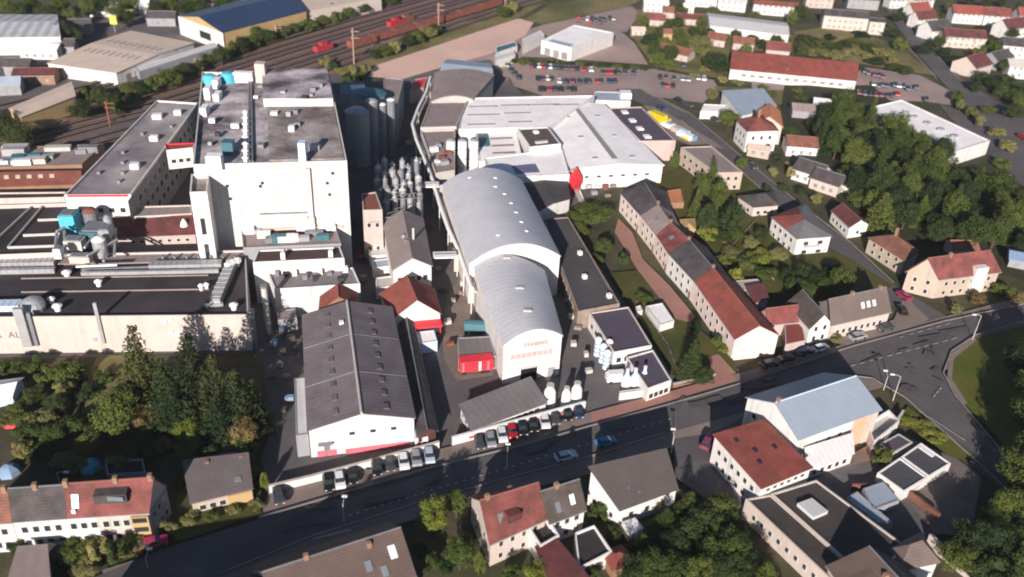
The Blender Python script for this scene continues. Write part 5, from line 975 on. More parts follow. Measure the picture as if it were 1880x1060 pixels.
for px, h, wd, kind, lf, lab in (
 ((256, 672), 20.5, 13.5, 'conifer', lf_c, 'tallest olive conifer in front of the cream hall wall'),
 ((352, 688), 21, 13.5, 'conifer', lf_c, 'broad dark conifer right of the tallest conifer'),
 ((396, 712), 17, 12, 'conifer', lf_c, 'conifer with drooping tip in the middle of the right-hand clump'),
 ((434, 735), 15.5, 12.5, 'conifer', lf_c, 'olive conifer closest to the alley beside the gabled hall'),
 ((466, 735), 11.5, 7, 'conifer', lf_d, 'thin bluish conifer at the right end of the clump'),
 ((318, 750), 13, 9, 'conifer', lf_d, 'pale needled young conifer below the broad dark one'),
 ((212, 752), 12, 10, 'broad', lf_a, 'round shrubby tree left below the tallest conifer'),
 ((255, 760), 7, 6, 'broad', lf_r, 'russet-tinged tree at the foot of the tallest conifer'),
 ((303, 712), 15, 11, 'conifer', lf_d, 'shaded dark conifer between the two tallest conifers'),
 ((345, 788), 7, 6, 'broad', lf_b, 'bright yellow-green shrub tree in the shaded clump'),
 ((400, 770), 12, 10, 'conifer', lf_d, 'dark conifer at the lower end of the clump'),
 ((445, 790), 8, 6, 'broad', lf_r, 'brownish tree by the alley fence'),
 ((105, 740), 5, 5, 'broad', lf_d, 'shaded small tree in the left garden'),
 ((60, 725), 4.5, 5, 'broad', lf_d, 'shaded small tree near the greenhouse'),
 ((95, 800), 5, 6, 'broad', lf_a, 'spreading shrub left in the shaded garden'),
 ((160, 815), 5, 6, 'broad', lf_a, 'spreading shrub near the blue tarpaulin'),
 ((20, 672), 3.5, 6, 'bush', lf_a, 'hedge bush at the left foot of the cream wall'),
 ((60, 668), 3, 6, 'bush', lf_a, 'second hedge bush along the cream wall'),
 ((798, 945), 9, 6.5, 'broad', lf_b, 'bright yellow-green tree by the main road'),
 ((838, 920), 7, 5, 'broad', lf_a, 'duller small tree just right of the bright yellow-green tree'),
 ((845, 1010), 8, 6, 'broad', lf_a, 'green tree between the brown roof and red-roofed house'),
 ((880, 1030), 6, 2.5, 'column', lf_a, 'slim green tree against the cream gable'),
 ((985, 1052), 5, 5, 'broad', lf_b, 'yellow-green shrub at the bottom centre edge'),
 ((1098, 940), 4, 4, 'bush', lf_a, 'green shrub left of the grey-brown roofed house'),
 ((1205, 925), 3.5, 3, 'bush', lf_o, 'dry shrub in front of the grey-brown roofed house'),
 ((485, 880), 5, 2, 'column', lf_b, 'thin bright green columnar tree at the end of the boundary wall'),
 ((1085, 392), 6, 14, 'broad', lf_a, 'huge ivy-green canopy beside the dark flat hall'),
 ((1060, 418), 5, 8, 'broad', lf_a, 'left skirt tree of the ivy-green canopy'),
 ((1108, 450), 6, 6, 'broad', lf_a, 'small tree below the ivy-green canopy'),
 ((1098, 475), 4, 4, 'bush', lf_a, 'shrub at the corner of the dark flat hall'),
 ((1145, 475), 4, 4, 'bush', lf_d, 'dark shrub beside the red paved path'),
 ((1272, 655), 10, 6.5, 'conifer', lf_d, 'dark bluish conifer at the end of the long lawn'),
 ((1292, 690), 5, 5, 'broad', lf_a, 'low tree below the dark bluish conifer'),
 ((1318, 625), 4, 3, 'bush', lf_a, 'shrub against the white terrace wall'),
 ((1276, 600), 5, 4, 'broad', lf_d, 'small dark tree at the lower end of the red path'),
 ((1185, 545), 3, 5, 'bush', lf_a, 'lawn shrub beside the garden pavilion'),
 ((1240, 292), 9, 3.5, 'column', lf_a, 'slim tree beside the beige flats'),
 ((1340, 216), 8.5, 9, 'broad', lf_a, 'round tree left of the tall white house'),
 ((1308, 172), 6, 6, 'broad', lf_o, 'olive tree at the edge of the car park'),
 ((1404, 262), 4, 7, 'bush', lf_a, 'bush below the tall white house'),
 ((1288, 82), 12, 13, 'broad', lf_o, 'huge yellow-olive tree in the upper middle'),
 ((1316, 112), 11, 13, 'broad', lf_d, 'big dark green tree in front of the yellow-olive tree'),
 ((1362, 300), 5, 5, 'broad', lf_a, 'small street tree by the beige flats'),
 ((1390, 760), 6, 3.5, 'broad', lf_d, 'dark tree against the left gable of the blue-roofed building'),
 ((1622, 835), 4.5, 5, 'bush', lf_a, 'green bush beside the walled court'),
 ((1685, 775), 1.6, 7, 'bush', lf_b, 'bright clipped hedge on the corner lawn'),
 ((1715, 800), 1.6, 6, 'bush', lf_b, 'lower end of the bright clipped hedge'),
 ((1757, 565), 3, 4, 'bush', lf_o, 'yellowish bush at the street corner below the red gabled villa'),
 ((1795, 545), 3, 6, 'bush', lf_r, 'russet bush in the villa garden'),
 ((1845, 530), 4, 7, 'bush', lf_a, 'green bush at the right end of the villa'),
 ((1868, 545), 3, 6, 'bush', lf_r, 'russet hedge bush at the right edge'),
 ((1440, 240), 3, 12, 'bush', lf_a, 'wide green hedge below the grey hut'),
 ((1535, 620), 2.5, 3.5, 'bush', lf_o, 'yellowish bush before the long cream house'),
 ((1462, 612), 3, 2.5, 'bush', lf_a, 'green vine bush between the two red annex roofs'),
 ((1330, 640), 2.5, 3, 'bush', lf_b, 'light green strip bush at the terrace gable'),
): tree(px, h, wd, kind, lf, lab)
def cluster(pts, place, desc, hs, ws, kinds, leaves, group, jit=0):
    """individuals placed one by one; each is told apart by its order from the left"""
    pts = sorted(pts)
    for i, (x, y) in enumerate(pts):
        k = kinds[i % len(kinds)]; h = rnd.uniform(*hs); tree((x, y), h, rnd.uniform(*ws), k, leaves[i % len(leaves)], f'{desc}, {ORD[i]} from the left {place}', group)
cluster([(1292, 340), (1322, 352), (1310, 318), (1345, 395), (1300, 395), (1278, 375)], 'of the tall group behind the terrace', 'tall tree', (10, 13), (5, 7), ['conifer', 'broad', 'column'], [lf_a, lf_a, lf_d], 'tall trees behind the terrace')
cluster([(1325, 432), (1352, 428), (1300, 425), (1342, 462), (1378, 445), (1400, 430), (1395, 470), (1372, 480), (1350, 505), (1325, 478), (1430, 465), (1408, 500)], 'of the garden bushes', 'garden bush', (3, 5.5), (4.5, 7.5), ['bush', 'broad'], [lf_b, lf_a, lf_a, lf_o], 'bushes in the terrace gardens')
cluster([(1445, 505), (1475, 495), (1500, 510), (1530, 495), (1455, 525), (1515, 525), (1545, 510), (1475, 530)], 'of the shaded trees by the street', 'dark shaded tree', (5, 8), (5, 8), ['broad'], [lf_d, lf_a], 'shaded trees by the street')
cluster([(1430, 290), (1455, 315), (1475, 350), (1500, 365), (1420, 315), (1440, 345), (1480, 305), (1510, 318), (1535, 335), (1412, 350)], 'among the street gardens', 'small garden tree', (3, 5.5), (3.5, 6), ['bush', 'broad'], [lf_a, lf_o, lf_d], 'small trees in the street gardens')
cluster([(148, 200), (165, 170), (182, 175), (200, 185), (215, 190), (240, 165), (262, 160), (285, 150), (310, 142), (335, 128), (358, 122), (382, 108), (405, 100), (425, 86), (445, 80), (465, 72), (490, 64), (515, 56), (540, 50), (565, 44), (592, 36), (618, 30), (640, 22), (665, 14), (690, 6), (715, 0), (470, 60), (560, 34), (610, 18), (430, 68)], 'in the row along the railway', 'leafy tree', (5, 9), (7, 10), ['broad', 'bush', 'broad'], [lf_d, lf_a, lf_a], 'trees along the railway')
cluster([(705, 92), (725, 84), (748, 74), (765, 66), (785, 58), (800, 52), (690, 98), (940, 12), (925, 22)], 'between the tracks and the gravel yard', 'railside bush', (4, 7), (6, 10), ['bush', 'broad'], [lf_d, lf_a, lf_o], 'bushes beside the tracks')
cluster([(612, 118), (628, 130), (645, 128), (660, 140), (640, 145), (672, 125), (598, 112)], 'of the bushes right of the tallest block', 'dry yellow-green bush', (3, 6), (5, 8), ['bush'], [lf_o, lf_a], 'bushes behind the tallest block')
cluster([(10, 10), (35, 18), (60, 8), (85, 20), (110, 10), (130, 28), (160, 12), (185, 10), (215, 15), (240, 6), (285, 14), (310, 5), (340, 12), (122, 55), (135, 65), (360, 4), (410, 2), (20, 240), (5, 225), (35, 250), (400, 22), (230, 30)], 'of the upper left trees', 'dark tree', (7, 11), (8, 12), ['broad'], [lf_d, lf_a], 'trees in the upper left')
cluster([(1210, 60), (1222, 78), (1232, 95), (1200, 88), (1245, 62), (1258, 75), (1208, 108), (1228, 118), (1245, 40), (1225, 45), (1275, 58), (1180, 40), (1300, 60), (1335, 72), (1352, 66), (1380, 72), (1400, 80), (1428, 76), (1440, 90), (1335, 50), (1290, 40), (1250, 20), (1235, 15), (1310, 20), (1385, 30), (1370, 92), (1215, 98), (1192, 72), (1455, 30), (1470, 20)], 'around the upper middle houses', 'green garden tree', (6, 9), (6, 9), ['broad', 'bush', 'broad'], [lf_a, lf_d, lf_a, lf_a], 'garden trees in the upper middle')
cluster([(1480, 70), (1505, 78), (1525, 68), (1550, 80), (1570, 75), (1600, 88), (1620, 95), (1590, 100), (1560, 95), (1530, 100), (1500, 95), (1640, 108), (1475, 92), (1535, 85), (1610, 112), (1655, 125), (1580, 62), (1640, 60), (1625, 45)], 'of the scrub on the meadow', 'olive scrub bush', (3, 5), (7, 12), ['bush'], [lf_a, lf_d, lf_o], 'scrub on the meadow')
cluster([(1725, 30), (1735, 60), (1745, 10), (1800, 55), (1815, 72), (1790, 70), (1830, 85), (1800, 95), (1735, 95), (1725, 75), (1810, 5), (1840, 3), (1870, 12), (1780, 2), (1860, 60), (1752, 108), (1815, 105), (1845, 120), (1820, 150), (1840, 165), (1860, 170), (1875, 190), (1805, 140), (1865, 205), (1650, 30), (1655, 80), (1790, 155), (1850, 145), (1700, 88), (1880, 160)], 'among the upper right houses', 'dark green tree', (5, 8), (6, 9), ['broad', 'bush'], [lf_d, lf_a, lf_d], 'trees among the upper right houses')
cluster([(1765, 190), (1785, 205), (1800, 220), (1760, 175), (1840, 300), (1832, 240), (1850, 265), (1815, 200)], 'on the verges of the ring road', 'verge bush', (3, 6), (4, 8), ['bush', 'column'], [lf_a, lf_o], 'bushes on the road verges')
cluster([(1888, 655), (1905, 705), (1902, 765), (1915, 610), (1920, 820)], 'of the park trees at the right edge', 'dark park tree', (10, 14), (9, 12), ['broad'], [lf_d, lf_a], 'park trees at the right edge')
cluster([(1872, 855), (1892, 890), (1858, 925), (1880, 960), (1825, 960), (1790, 985), (1830, 990), (1870, 1020), (1800, 1040), (1765, 1020), (1840, 1055), (1895, 930), (1870, 985)], 'of the shaded lower right trees', 'dark leafy tree', (6, 10), (6, 9), ['broad', 'broad', 'bush'], [lf_a, lf_d, lf_d], 'trees in the lower right')
cluster([(1265, 925), (1290, 960), (1320, 935), (1345, 1000), (1300, 1010), (1260, 990), (1220, 1000), (1240, 1045), (1285, 1050), (1330, 1045), (1375, 1040), (1195, 1045), (1405, 1060), (1345, 960), (1180, 1000), (1222, 955), (1165, 1050)], 'of the lower centre garden trees', 'dark garden tree', (5, 8.5), (5, 8), ['broad', 'conifer', 'broad'], [lf_d, lf_a, lf_a], 'garden trees in the lower centre')
cluster([(770, 1010), (790, 1030), (705, 985), (820, 1040), (1130, 980), (1090, 1050), (940, 1050)], 'between the lower centre houses', 'garden bush', (2, 4), (3, 5), ['bush'], [lf_a, lf_d], 'small bushes between the lower centre houses')
cluster([(310, 965), (350, 950), (390, 948), (430, 935), (470, 925), (290, 945), (330, 885), (465, 870)], 'of the small bushes round the dark cottage', 'cottage garden bush', (1, 2.4), (2, 4), ['bush'], [lf_a, lf_o], 'bushes round the dark cottage')
cluster([(30, 1000), (140, 1010), (180, 1005), (215, 1010), (240, 1000), (110, 1030), (160, 1035), (70, 830), (130, 845), (220, 850), (260, 825), (300, 815), (40, 820), (380, 830), (190, 690), (230, 720), (150, 720), (125, 680), (75, 770), (130, 780), (180, 800), (55, 790), (165, 775), (240, 805), (280, 790), (350, 820), (420, 815), (450, 825), (115, 715), (85, 690), (30, 760)], 'of the lower left garden shrubs', 'garden shrub', (2.5, 5.5), (4, 7.5), ['bush'], [lf_a, lf_d, lf_o], 'shrubs in the lower left gardens')
cluster([(945+i*17, 111+i*.9) for i in range(15)], 'in the row behind the car park', 'dark low bush', (2, 3.2), (4, 6), ['bush'], [lf_d, lf_a], 'bushes behind the car park')
def inside(x, y, poly):
    c = False; j = len(poly)-1
    for i in range(len(poly)):
        if (poly[i][1] > y) != (poly[j][1] > y) and x < (poly[j][0]-poly[i][0])*(y-poly[i][1])/(poly[j][1]-poly[i][1])+poly[i][0]: c = not c
        j = i
    return c
def wood_(poly, n, mind, hs, ws, label, group, leaves, kinds=('broad',)):
    W_ = [P(*p) for p in poly]; wp = [(p.x, p.y) for p in W_]; got = []; tries = 0
    x0, x1 = min(p[0] for p in wp), max(p[0] for p in wp); y0, y1 = min(p[1] for p in wp), max(p[1] for p in wp)
    while len(got) < n and tries < 20000:
        tries += 1; x, y = rnd.uniform(x0, x1), rnd.uniform(y0, y1)
        if inside(x, y, wp) and all((x-a)**2+(y-c)**2 > mind**2 for a, c in got):
            got.append((x, y)); h = rnd.uniform(*hs); tree_at(Vector((x, y, 0)), h, rnd.uniform(*ws), rnd.choice(kinds), rnd.choice(leaves), label, group)
wood_([(1495, 225), (1530, 215), (1575, 220), (1605, 245), (1670, 285), (1740, 325), (1800, 350), (1850, 385), (1900, 410), (1900, 470), (1800, 470), (1720, 465), (1690, 430), (1640, 425), (1600, 430), (1560, 380), (1560, 340), (1530, 300), (1500, 290), (1490, 250)], 100, 5.4, (6, 14), (6.5, 12.5), 'dense green tree in the wood below the white supermarket', 'trees of the wood', [lf_a, lf_a, lf_d], ('broad', 'broad', 'broad', 'conifer'))
wood_([(1190, 115), (1330, 140), (1480, 168), (1500, 190), (1420, 180), (1290, 150)], 10, 6, (2, 4), (4, 7), 'low bush on the dry lawn before the very long red roof', 'bushes on the dry lawn', [lf_a, lf_o], ('bush',))
def plank_fence(pts, h, label):
    p = [P(*x) for x in pts]; t = thing('garden_fence', label, 'fence', (p[0]+p[-1])/2); mb = MB(); pm = MB()
    for a, e in zip(p, p[1:]):
        d = e-a; c = (a+e)/2; mb.box((c.x, c.y, .15), d.length, .06, h-.15, math.atan2(d.y, d.x))
        for i in range(int(d.length/2.5)+1): k = a.lerp(e, min(1, i*2.5/d.length)); pm.box(k, .14, .14, h+.1)
    mb.build('boards', fencem, t); pm.build('posts', wood, t)
fencem = mat('fence_boards', (.19, .14, .10), var=.3, sc=.5)
plank_fence([(150, 690), (110, 800)], 1.4, 'brown board fence between the left gardens')
plank_fence([(168, 690), (130, 800)], 1.2, 'board fence along the garden path left of the conifers')
plank_fence([(1300, 430), (1420, 520)], 1.4, 'board fence across the terrace gardens')
plank_fence([(1395, 400), (1330, 470)], 1.3, 'board fence dividing the gardens beside the half red villa')
plank_fence([(1440, 300), (1500, 345)], 1.3, 'board fence of the gardens above the street')
plank_fence([(1130, 960), (1180, 1060)], 1.5, 'board fence right of the bright red pyramid roof')
plank_fence([(1240, 905), (1340, 985)], 1.5, 'board fence in the shaded garden below the side street')
plank_fence([(480, 870), (492, 905)], 1.6, 'short board fence beside the thin bright columnar tree')
# ================================================================== CARS
def carmesh(detail):
    prof = [(-2.1, .35), (-2.15, .75), (-2.0, .95), (-1.0, 1.0), (1.35, 1.0), (2.05, .92), (2.12, .6), (2.05, .35)]
    b = MB()
    def ext(pr, w0, w1=None):
        w1 = w1 or w0; n = len(pr); L = [Vector((x, -w0, z)) for x, z in pr]; R_ = [Vector((x, w0, z)) for x, z in pr]
        for i in range(n): j = (i+1) % n; b_.face([L[i], R_[i], R_[j], L[j]])
        b_.face(L[::-1] if False else L); b_.face(R_[::-1])
    b_ = b; ext(prof, .86)
    g = MB(); lo = [(-1.75, -.78), (1.05, -.78), (1.05, .78), (-1.75, .78)]; hi = [(-1.25, -.62), (.35, -.62), (.35, .62), (-1.25, .62)]
    l3 = [Vector((x, y, 1.0)) for x, y in lo]; h3 = [Vector((x, y, 1.42)) for x, y in hi]
    for i in range(4): j = (i+1) % 4; g.face([l3[i], l3[j], h3[j], h3[i]])
    rf = MB(); rf.box((-.45, 0, 1.41), 1.7, 1.28, .06)
    wh = MB(); wh.tube([(0, -.1, .33), (0, .1, .33)], .33, 10)
    return b.mesh('car_body', whitep), g.mesh('car_glass', glass), rf.mesh('car_roof', whitep), wh.mesh('car_wheel', rubber)
CB, CG, CR, CW = carmesh(1)
CM = {'white': mat('car_white', (.75, .75, .75), rough=.3, var=.02, spec=.5), 'silver': mat('car_silver', (.38, .39, .41), rough=.3, metal=.3, var=.02), 'black': mat('car_black', (.012, .012, .014), rough=.25, var=.02, spec=.5), 'dark grey': mat('car_grey', (.06, .063, .07), rough=.3, var=.02, spec=.5), 'red': mat('car_red', (.42, .012, .02), rough=.3, var=.02, spec=.5), 'dark blue': mat('car_navy', (.02, .035, .09), rough=.3, var=.02, spec=.5), 'bright blue': mat('car_blue', (.03, .20, .42), rough=.3, var=.02, spec=.5), 'pale blue': mat('car_paleblue', (.42, .52, .62), rough=.3, var=.02, spec=.5), 'magenta': mat('car_magenta', (.36, .02, .09), rough=.3, var=.02, spec=.5), 'purple': mat('car_purple', (.20, .05, .09), rough=.35, var=.02)}
HL = MB().box((2.08, 0, .62), .1, .32, .16).mesh('car_light', mat('lamp_glass', (.6, .6, .58), rough=.2, var=.02)); TL = MB().box((-2.1, 0, .72), .1, .3, .16).mesh('car_light', mat('tail_red', (.3, .01, .01), rough=.3, var=.02))
def car(px, px2, colour, label, group=None, far=False):
    """parked at ground pixel px, nose towards px2"""
    p = P(*px); d = P(*px2)-p; p.z = _z[0]+.02
    t = thing('parked_car', label, 'car', p, group); t.rotation_euler.z = math.atan2(d.y, d.x)
    s = rnd.uniform(.94, 1.06); t.scale = (s, s, s)
    def add(n, me, loc=(0, 0, 0), m=None):
        o = bpy.data.objects.new(n, me); COL.objects.link(o); o.parent = t; o.location = loc
        if m: o.material_slots[0].link = 'OBJECT'; o.material_slots[0].material = m
    add('body', CB, m=CM[colour]); add('windows', CG); add('roof', CR, m=CM[colour])
    if not far:
        for x in (-1.3, 1.3):
            for y in (-.8, .8): add('wheel', CW, (x, y, 0))
        for y in (-.62, .62): add('headlight', HL, (0, y, 0)); add('tail_light', TL, (0, y, 0))
    return t
row = [((513, 921), 'dark grey', 'at the left end of the boundary wall'), ((604, 896), 'black', None), ((624, 892), 'white', None), ((648, 884), 'black', None), ((692, 868), 'black', None), ((716, 862), 'dark grey', None), ((741, 857), 'white', None), ((764, 851), 'silver', None), ((788, 846), 'pale blue', None)]
for i, (px, c, _) in enumerate(row): car(px, (px[0]+4, px[1]+24), c, f'{c} car nosed out from the boundary wall, {ORD[i]} from the left', 'cars along the boundary wall')
row = [((880, 822), 'dark grey'), ((900, 817), 'silver'), ((921, 808), 'white'), ((939, 801), 'red'), ((958, 796), 'black'), ((978, 790), 'black'), ((999, 783), 'white'), ((1018, 777), 'dark grey'), ((1040, 770), 'black'), ((1060, 765), 'dark blue')]
for i, (px, c) in enumerate(row): car(px, (px[0]+5, px[1]+22), c, f'{c} car in front of the entrance wall, {ORD[i]} from the left', 'cars along the entrance wall')
for px, p2, c, lab in (((1038, 848), (1080, 838), 'pale blue', 'pale blue car driving along the main road'), ((1111, 821), (1150, 811), 'bright blue', 'bright blue car driving on the main road'), ((284, 1008), (320, 1000), 'magenta', 'magenta car at the foot of the row house gable'),
 ((1622, 610), (1600, 615), 'dark grey', 'dark car before the long cream house'), ((1654, 578), (1644, 560), 'black', 'black car on the corner forecourt'), ((1657, 552), (1640, 540), 'magenta', 'magenta car nose-in beside the tan roof'), ((1572, 627), (1600, 620), 'silver', 'silver car before the cream house entrance'),
 ((1297, 822), (1310, 800), 'purple', 'purple car beside the bright red flat roof'), ((1440, 668), (1480, 658), 'black', 'black car in the roadside shade below the terrace gable'), ((1475, 655), (1500, 645), 'dark blue', 'dark blue car in the shade below the white gabled house'), ((1504, 648), (1530, 640), 'white', 'white car in the shade beside the white gabled house'), ((1640, 700), (1600, 712), 'dark grey', 'dark car waiting at the junction') if False else ((1410, 678), (1440, 670), 'dark grey', 'dark car at the left of the shaded roadside row'),
 ((100, 1020), (110, 1010), 'dark grey', 'dark car in the yard below the row houses'), ((445, 915), (470, 905), 'dark blue', 'dark blue car beside the yellow end wall'), ((1245, 190), (1262, 197), 'black', 'black car parked at the top of the residential street'), ((1263, 199), (1280, 207), 'dark grey', 'dark grey car second at the top of the residential street'), ((1312, 226), (1330, 238), 'dark grey', 'dark car beside the round street tree'), ((1213, 205), (1230, 213), 'dark blue', 'dark blue car by the yellow lorry'),
 ((1520, 500), (1540, 518), 'black', 'dark car on the residential street in shade'), ((1380, 312), (1395, 325), 'dark grey', 'dark grey car on the residential street bend'), ((1876, 258), (1890, 266), 'red', 'red car on the slip road at the right edge'), ((1690, 268), (1710, 275), 'dark grey', 'x')): 
    if lab != 'x': car(px, p2, c, lab)
cols = ['dark grey', 'black', 'silver', 'dark grey', 'dark blue', 'red', 'dark grey', 'purple', 'black', 'dark blue', 'black', 'black', 'dark grey', 'white']
def lot(pts, where, group, up=True):
    for i, (x, y) in enumerate(pts): c = rnd.choice(cols); car((x, y), (x+1, y+8), c, f'{c} car, {ORD[i]} from the left {where}', group, True)
Q = lambda X, Y, ox=900, s=5.89: (ox+X/s, Y/s)
lot([Q(X, 745+(X-440)*.07) for X in (440, 482, 525, 570, 612, 650, 690, 730, 770, 812, 850, 890, 930, 1010, 1090)], 'in the back row of the employee car park', 'cars in the back row')
lot([Q(X, 820) for X in (1215, 1258, 1305, 1345, 1385, 1450, 1545)], 'in the right-hand row of the employee car park', 'cars in the right-hand row')
lot([Q(X, 885) for X in (510, 545, 580, 615, 650)]+[Q(X, 915) for X in (745, 815, 885, 960, 1030, 1060, 1150, 1190, 1280, 1340)], 'in the front row of the employee car park', 'cars in the front row')
lot([Q(X, 1000) for X in (540, 570, 640, 700, 760, 840, 900)], 'along the front edge of the employee car park', 'cars along the front edge')
lot([Q(X, Y, 1160) for X, Y in ((300, 872), (365, 872), (450, 884), (545, 890), (605, 895), (715, 880), (775, 886))], 'in the visitor car park back row', 'visitor cars')
lot([Q(X, Y, 1160) for X, Y in ((330, 955), (375, 962), (440, 965), (555, 740))], 'in the visitor car park front row', 'visitor cars')
lot([Q(X, Y, 1400, 3.917) for X, Y in ((590, 600), (625, 600), (730, 535), (755, 547), (800, 560), (835, 565), (860, 575))], 'in the supermarket car park back row', 'supermarket cars')
lot([Q(X, Y, 1400, 3.917) for X, Y in ((795, 628), (825, 640), (860, 635), (890, 640), (945, 635), (975, 640), (1005, 642), (1040, 660), (1100, 650))], 'in the supermarket car park middle row', 'supermarket cars')
lot([Q(X, Y, 1400, 3.917) for X, Y in ((690, 690), (730, 698), (770, 703), (810, 706), (850, 708), (890, 710), (930, 708), (965, 702), (1170, 738))], 'in the supermarket car park front row', 'supermarket cars')
lot([Q(X, Y) for X, Y in ((960, 215), (1010, 220), (1050, 240), (1100, 230), (1140, 250), (1190, 235), (1230, 245), (1290, 225), (1330, 235), (1080, 260), (1180, 270))], 'behind the depot hall', 'cars behind the depot')
lot([Q(X, Y) for X, Y in ((180, 740), (215, 790), (250, 830), (300, 870))], 'in the lane left of the employee car park', 'vehicles in the lorry lane')
# goods & lorries
p = P(1207, 226); t = thing('yellow_lorry', 'yellow tarpaulin lorry beside the violet-roofed hall', 'lorry', p); MB().box((p.x, p.y, 1.0), 6.5, 2.6, 2.7, -.9).build('load_body', yellowp, t); MB().box((p.x-2.4, p.y+3.2, .6), 2, 2.4, 2.2, -.9).build('cab', whitep, t)
for s in (-1.6, 1.6, 3.2): MB().box((p.x-s*.62, p.y+s*.78, 0), .9, 2.5, .9, -.9).build('wheel', rubber, t)
gc = [whitep, bluew, yellowp, whitep, blu2, orange, bluew, creamp, mat('lavender_wrap', (.4, .36, .55), var=.1)]
for i in range(14):
    x = 1212+i*4.5+rnd.uniform(-3, 3); y = 226+i*2.6+rnd.uniform(-4, 5); p = P(x, y); nm = ['white', 'pale blue', 'yellow', 'white', 'blue', 'orange', 'pale blue', 'cream', 'lavender'][i % 9]
    t = thing('goods_stack', f'{nm} goods stack, {ORD[i]} from the upper end beside the violet roof', 'goods', p, 'goods stacks beside the violet-roofed hall'); MB().box(p, rnd.uniform(2, 4), rnd.uniform(1.5, 3), rnd.uniform(1, 2.2), -.9).build('load', gc[i % 9], t); MB().box((p.x, p.y, 0), 4.2, 3.2, .15, -.9).build('pallet', wood, t)
for grp, place, pts in (('yard goods by the alley', 'left of the grey gabled hall', [(505, 640), (520, 655), (535, 630), (515, 680), (528, 700), (545, 650), (520, 615), (538, 605), (500, 700), (532, 740), (520, 760)]),
  ('yard goods by the vaults', 'beside the front vaulted hall', [(822, 600), (832, 560), (845, 545), (826, 640), (850, 530), (1042, 560), (1048, 590), (1060, 610), (1052, 640), (1075, 660), (1080, 690), (925, 700), (1090, 610)]),
  ('yard goods by the silos', 'in the dark service alley', [(690, 345), (730, 330), (745, 300), (750, 270), (800, 360), (790, 420), (805, 500), (770, 540), (812, 540), (650, 420), (662, 480), (668, 520)]),
  ('yard goods behind the terrace', 'beyond the terrace', [(1080, 350), (1095, 345), (1110, 352), (1125, 348), (1090, 362), (1115, 366), (1130, 340)])):
    for i, (x, y) in enumerate(sorted(pts)):
        p = P(x, y); p.z = _z[0]+.01; cn, m_ = rnd.choice([('grey', greyw), ('brown', tan_d), ('blue', blu2), ('rusty', rust), ('pale', concrete), ('dark', slate)]); t = thing('pallet_stack', f'{cn} pallet load, {ORD[i]} from the left {place}', 'pallet', p, grp)
        an = rnd.uniform(-.3, .5); w_, d_ = rnd.uniform(.9, 1.9), rnd.uniform(.8, 1.3)
        MB().box((p.x, p.y, p.z+.15), w_, d_, rnd.uniform(.4, 1.3), an).build('load', m_, t); MB().box(p, w_+.15, d_+.15, .15, an).build('pallet', wood, t)
# rail vehicles
for i, (x, y, m_, lb) in enumerate(((594, 96, mat('rail_red', (.36, .03, .045), var=.2), 'red locomotive standing on the tracks'), (726, 50, mat('rail_red', (.3, .03, .04)), 'first red railcar farther up the tracks'), (745, 44, rust, 'second rusty railcar behind the red railcar'))):
    p = P(x, y); d = P(x+20, y-6)-p; ang = math.atan2(d.y, d.x); t = thing('rail_vehicle', lb, 'locomotive', p); MB().box((p.x, p.y, 1.0), 9, 2.6, 2.2, ang).build('body', m_, t); MB().box((p.x, p.y, 3.2), 3, 2.4, 1, ang).build('cab', m_, t); MB().box((p.x, p.y, .2), 8, 2, .8, ang).build('bogies', rubber, t)
pts = [P(x, y) for x, y in ((640, 92), (680, 80), (720, 69), (760, 57), (800, 46), (840, 34), (880, 23), (920, 11))]
for i, (a, e) in enumerate(zip(pts, pts[1:])):
    c = (a+e)/2; d = e-a; ang = math.atan2(d.y, d.x); t = thing('freight_wagon', f'dark red freight wagon, {ORD[i]} from the left of the train beside the gravel yard', 'wagon', c, 'freight wagons'); MB().box((c.x, c.y, 1), d.length*.94, 2.8, 2.6, ang).build('body', rust, t); MB().box((c.x, c.y, .1), d.length*.8, 2, .9, ang).build('bogies', rubber, t)
def mast(px, top, label, name='rail_mast', cat='mast', m=steel, arms=True):
    p = P(*px); h = HB(top, px); t = thing(name, label, cat, p); MB().box(p, .5, .5, h).build('pole', m, t)
    if arms:
        for k in (.72, .9): MB().box((p.x+.9, p.y, h*k), 3.4, .2, .3).build('arm', m, t)
rm_ = mat('mast_brown', (.30, .2, .16), var=.1)
mast((650, 118), (649, 52), 'rust-brown railway mast right of the tallest block', m=rm_); mast((805, 55), (805, 5), 'pale railway mast beside the freight train', m=rm_); mast((203, 232), (199, 186), 'reddish railway mast at the left by the tan warehouse', m=rust); mast((927, 18), (926, -8), 'railway mast at the top edge beside the grass bank', m=rm_); mast((508, 70), (507, 45), 'small railway mast before the yellow wall of the blue panel hall', m=rm_); mast((362, 130), (360, 108), 'railway mast at the corner behind the tallest block', m=rm_)
def lamp(px, top, label, out=(1, 0)):
    p = P(*px); h = HB(top, px); t = thing('street_lamp', label, 'street lamp', p); mb = MB(); mb.tube([p, p+Vector((0, 0, h))], .11, 8, .07); mb.build('pole', concrete, t)
    mb = MB(); mb.tube([p+Vector((0, 0, h)), p+Vector((out[0]*.8, out[1]*.8, h+.25)), p+Vector((out[0]*1.5, out[1]*1.5, h+.25))], .06, 6); mb.build('arm', concrete, t); MB().box((p.x+out[0]*1.7, p.y+out[1]*1.7, h+.15), .9, .4, .2).build('lamp_head', whitep, t)
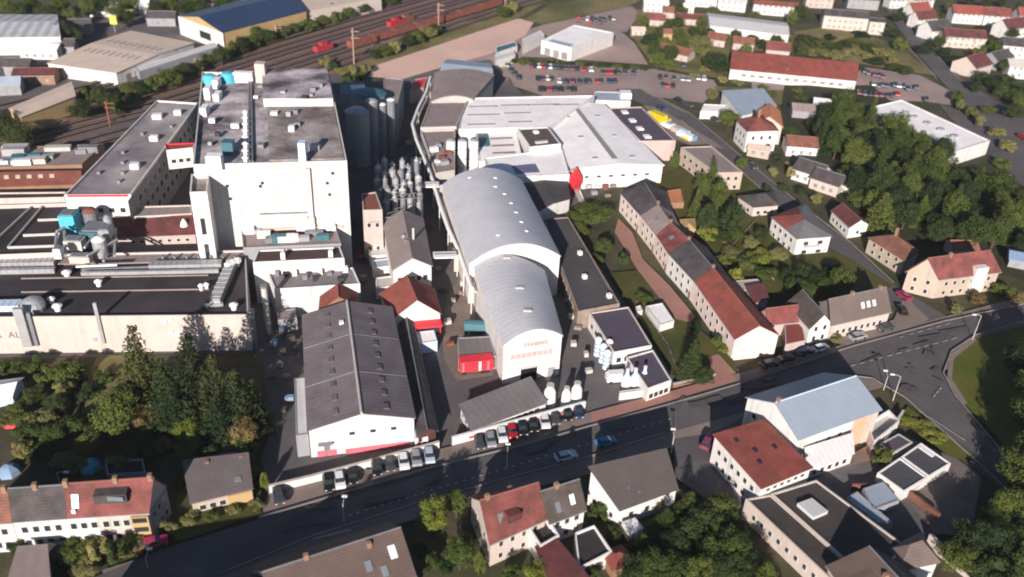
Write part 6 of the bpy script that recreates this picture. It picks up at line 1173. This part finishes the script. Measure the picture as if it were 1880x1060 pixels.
lamp((1639, 736), (1656, 692), 'street lamp at the mouth of the junction beside the blue-roofed building', (-1, .2)); lamp((1784, 627), (1797, 580), 'street lamp on the tip of the park lawn', (-1, 0)); lamp((632, 962), (618, 926), 'street lamp on the near kerb at the left part of the main road', (0, 1)); lamp((930, 862), (919, 828), 'street lamp on the near kerb opposite the red car', (0, 1)); lamp((1232, 832), (1226, 800), 'street lamp on the kerb above the grey-brown roof', (0, 1)); lamp((272, 1045), (266, 1025), 'street lamp at the lower left kerb', (0, 1)); lamp((1848, 345), (1846, 322), 'street lamp on the slip road', (-1, 0)); lamp((1622, 716), (1606, 690), 'slim dark lamp on the corner opposite the park', (0, 1)); lamp((110, 888), (104, 868), 'garden lamp behind the charcoal row house', (1, 0))
def railing(name, pts, h, label, m=steel_d):
    p = [P(*x) for x in pts]; t = thing(name, label, 'fence', (p[0]+p[-1])/2); mb = MB(); pm = MB()
    for a, e in zip(p, p[1:]):
        n = max(1, int((e-a).length/2.5))
        for i in range(n+1): k = a.lerp(e, i/n); pm.box(k, .08, .08, h)
        for z in (.4, .75, 1): mb.tube([a+Vector((0, 0, h*z)), e+Vector((0, 0, h*z))], .035, 4)
    mb.build('rails', m, t); pm.build('posts', m, t)
railing('metal_fence', [(1780, 855), (1880, 935)], 1.2, 'metal fence along the shaded lower right side road')
railing('lawn_fence', [(1168, 560), (1225, 640), (1252, 712)], 1.3, 'wire fence between the dark violet roofs and the long lawn')
railing('railway_fence', [(385, 100), (255, 146), (150, 205)], 1.8, 'pale fence along the railway hedge', concrete)
# ------------------------------------------------------------------ air
hm = bpy.data.materials.new('haze_air'); hm.use_nodes = True; hn = hm.node_tree.nodes; hn.remove(hn['Principled BSDF'])
hv = hn.new('ShaderNodeVolumePrincipled'); hv.inputs['Color'].default_value = (.86, .88, .92, 1); hv.inputs['Density'].default_value = .00006; hv.inputs['Anisotropy'].default_value = 0
hm.node_tree.links.new(hv.outputs[0], hn['Material Output'].inputs['Volume'])
mb = MB(); mb.prism([(-2600, -310), (2600, -310), (2600, 4600), (-2600, 4600)], -1.0, 125); hz_ = mb.build('haze', hm); hz_['kind'] = 'stuff'
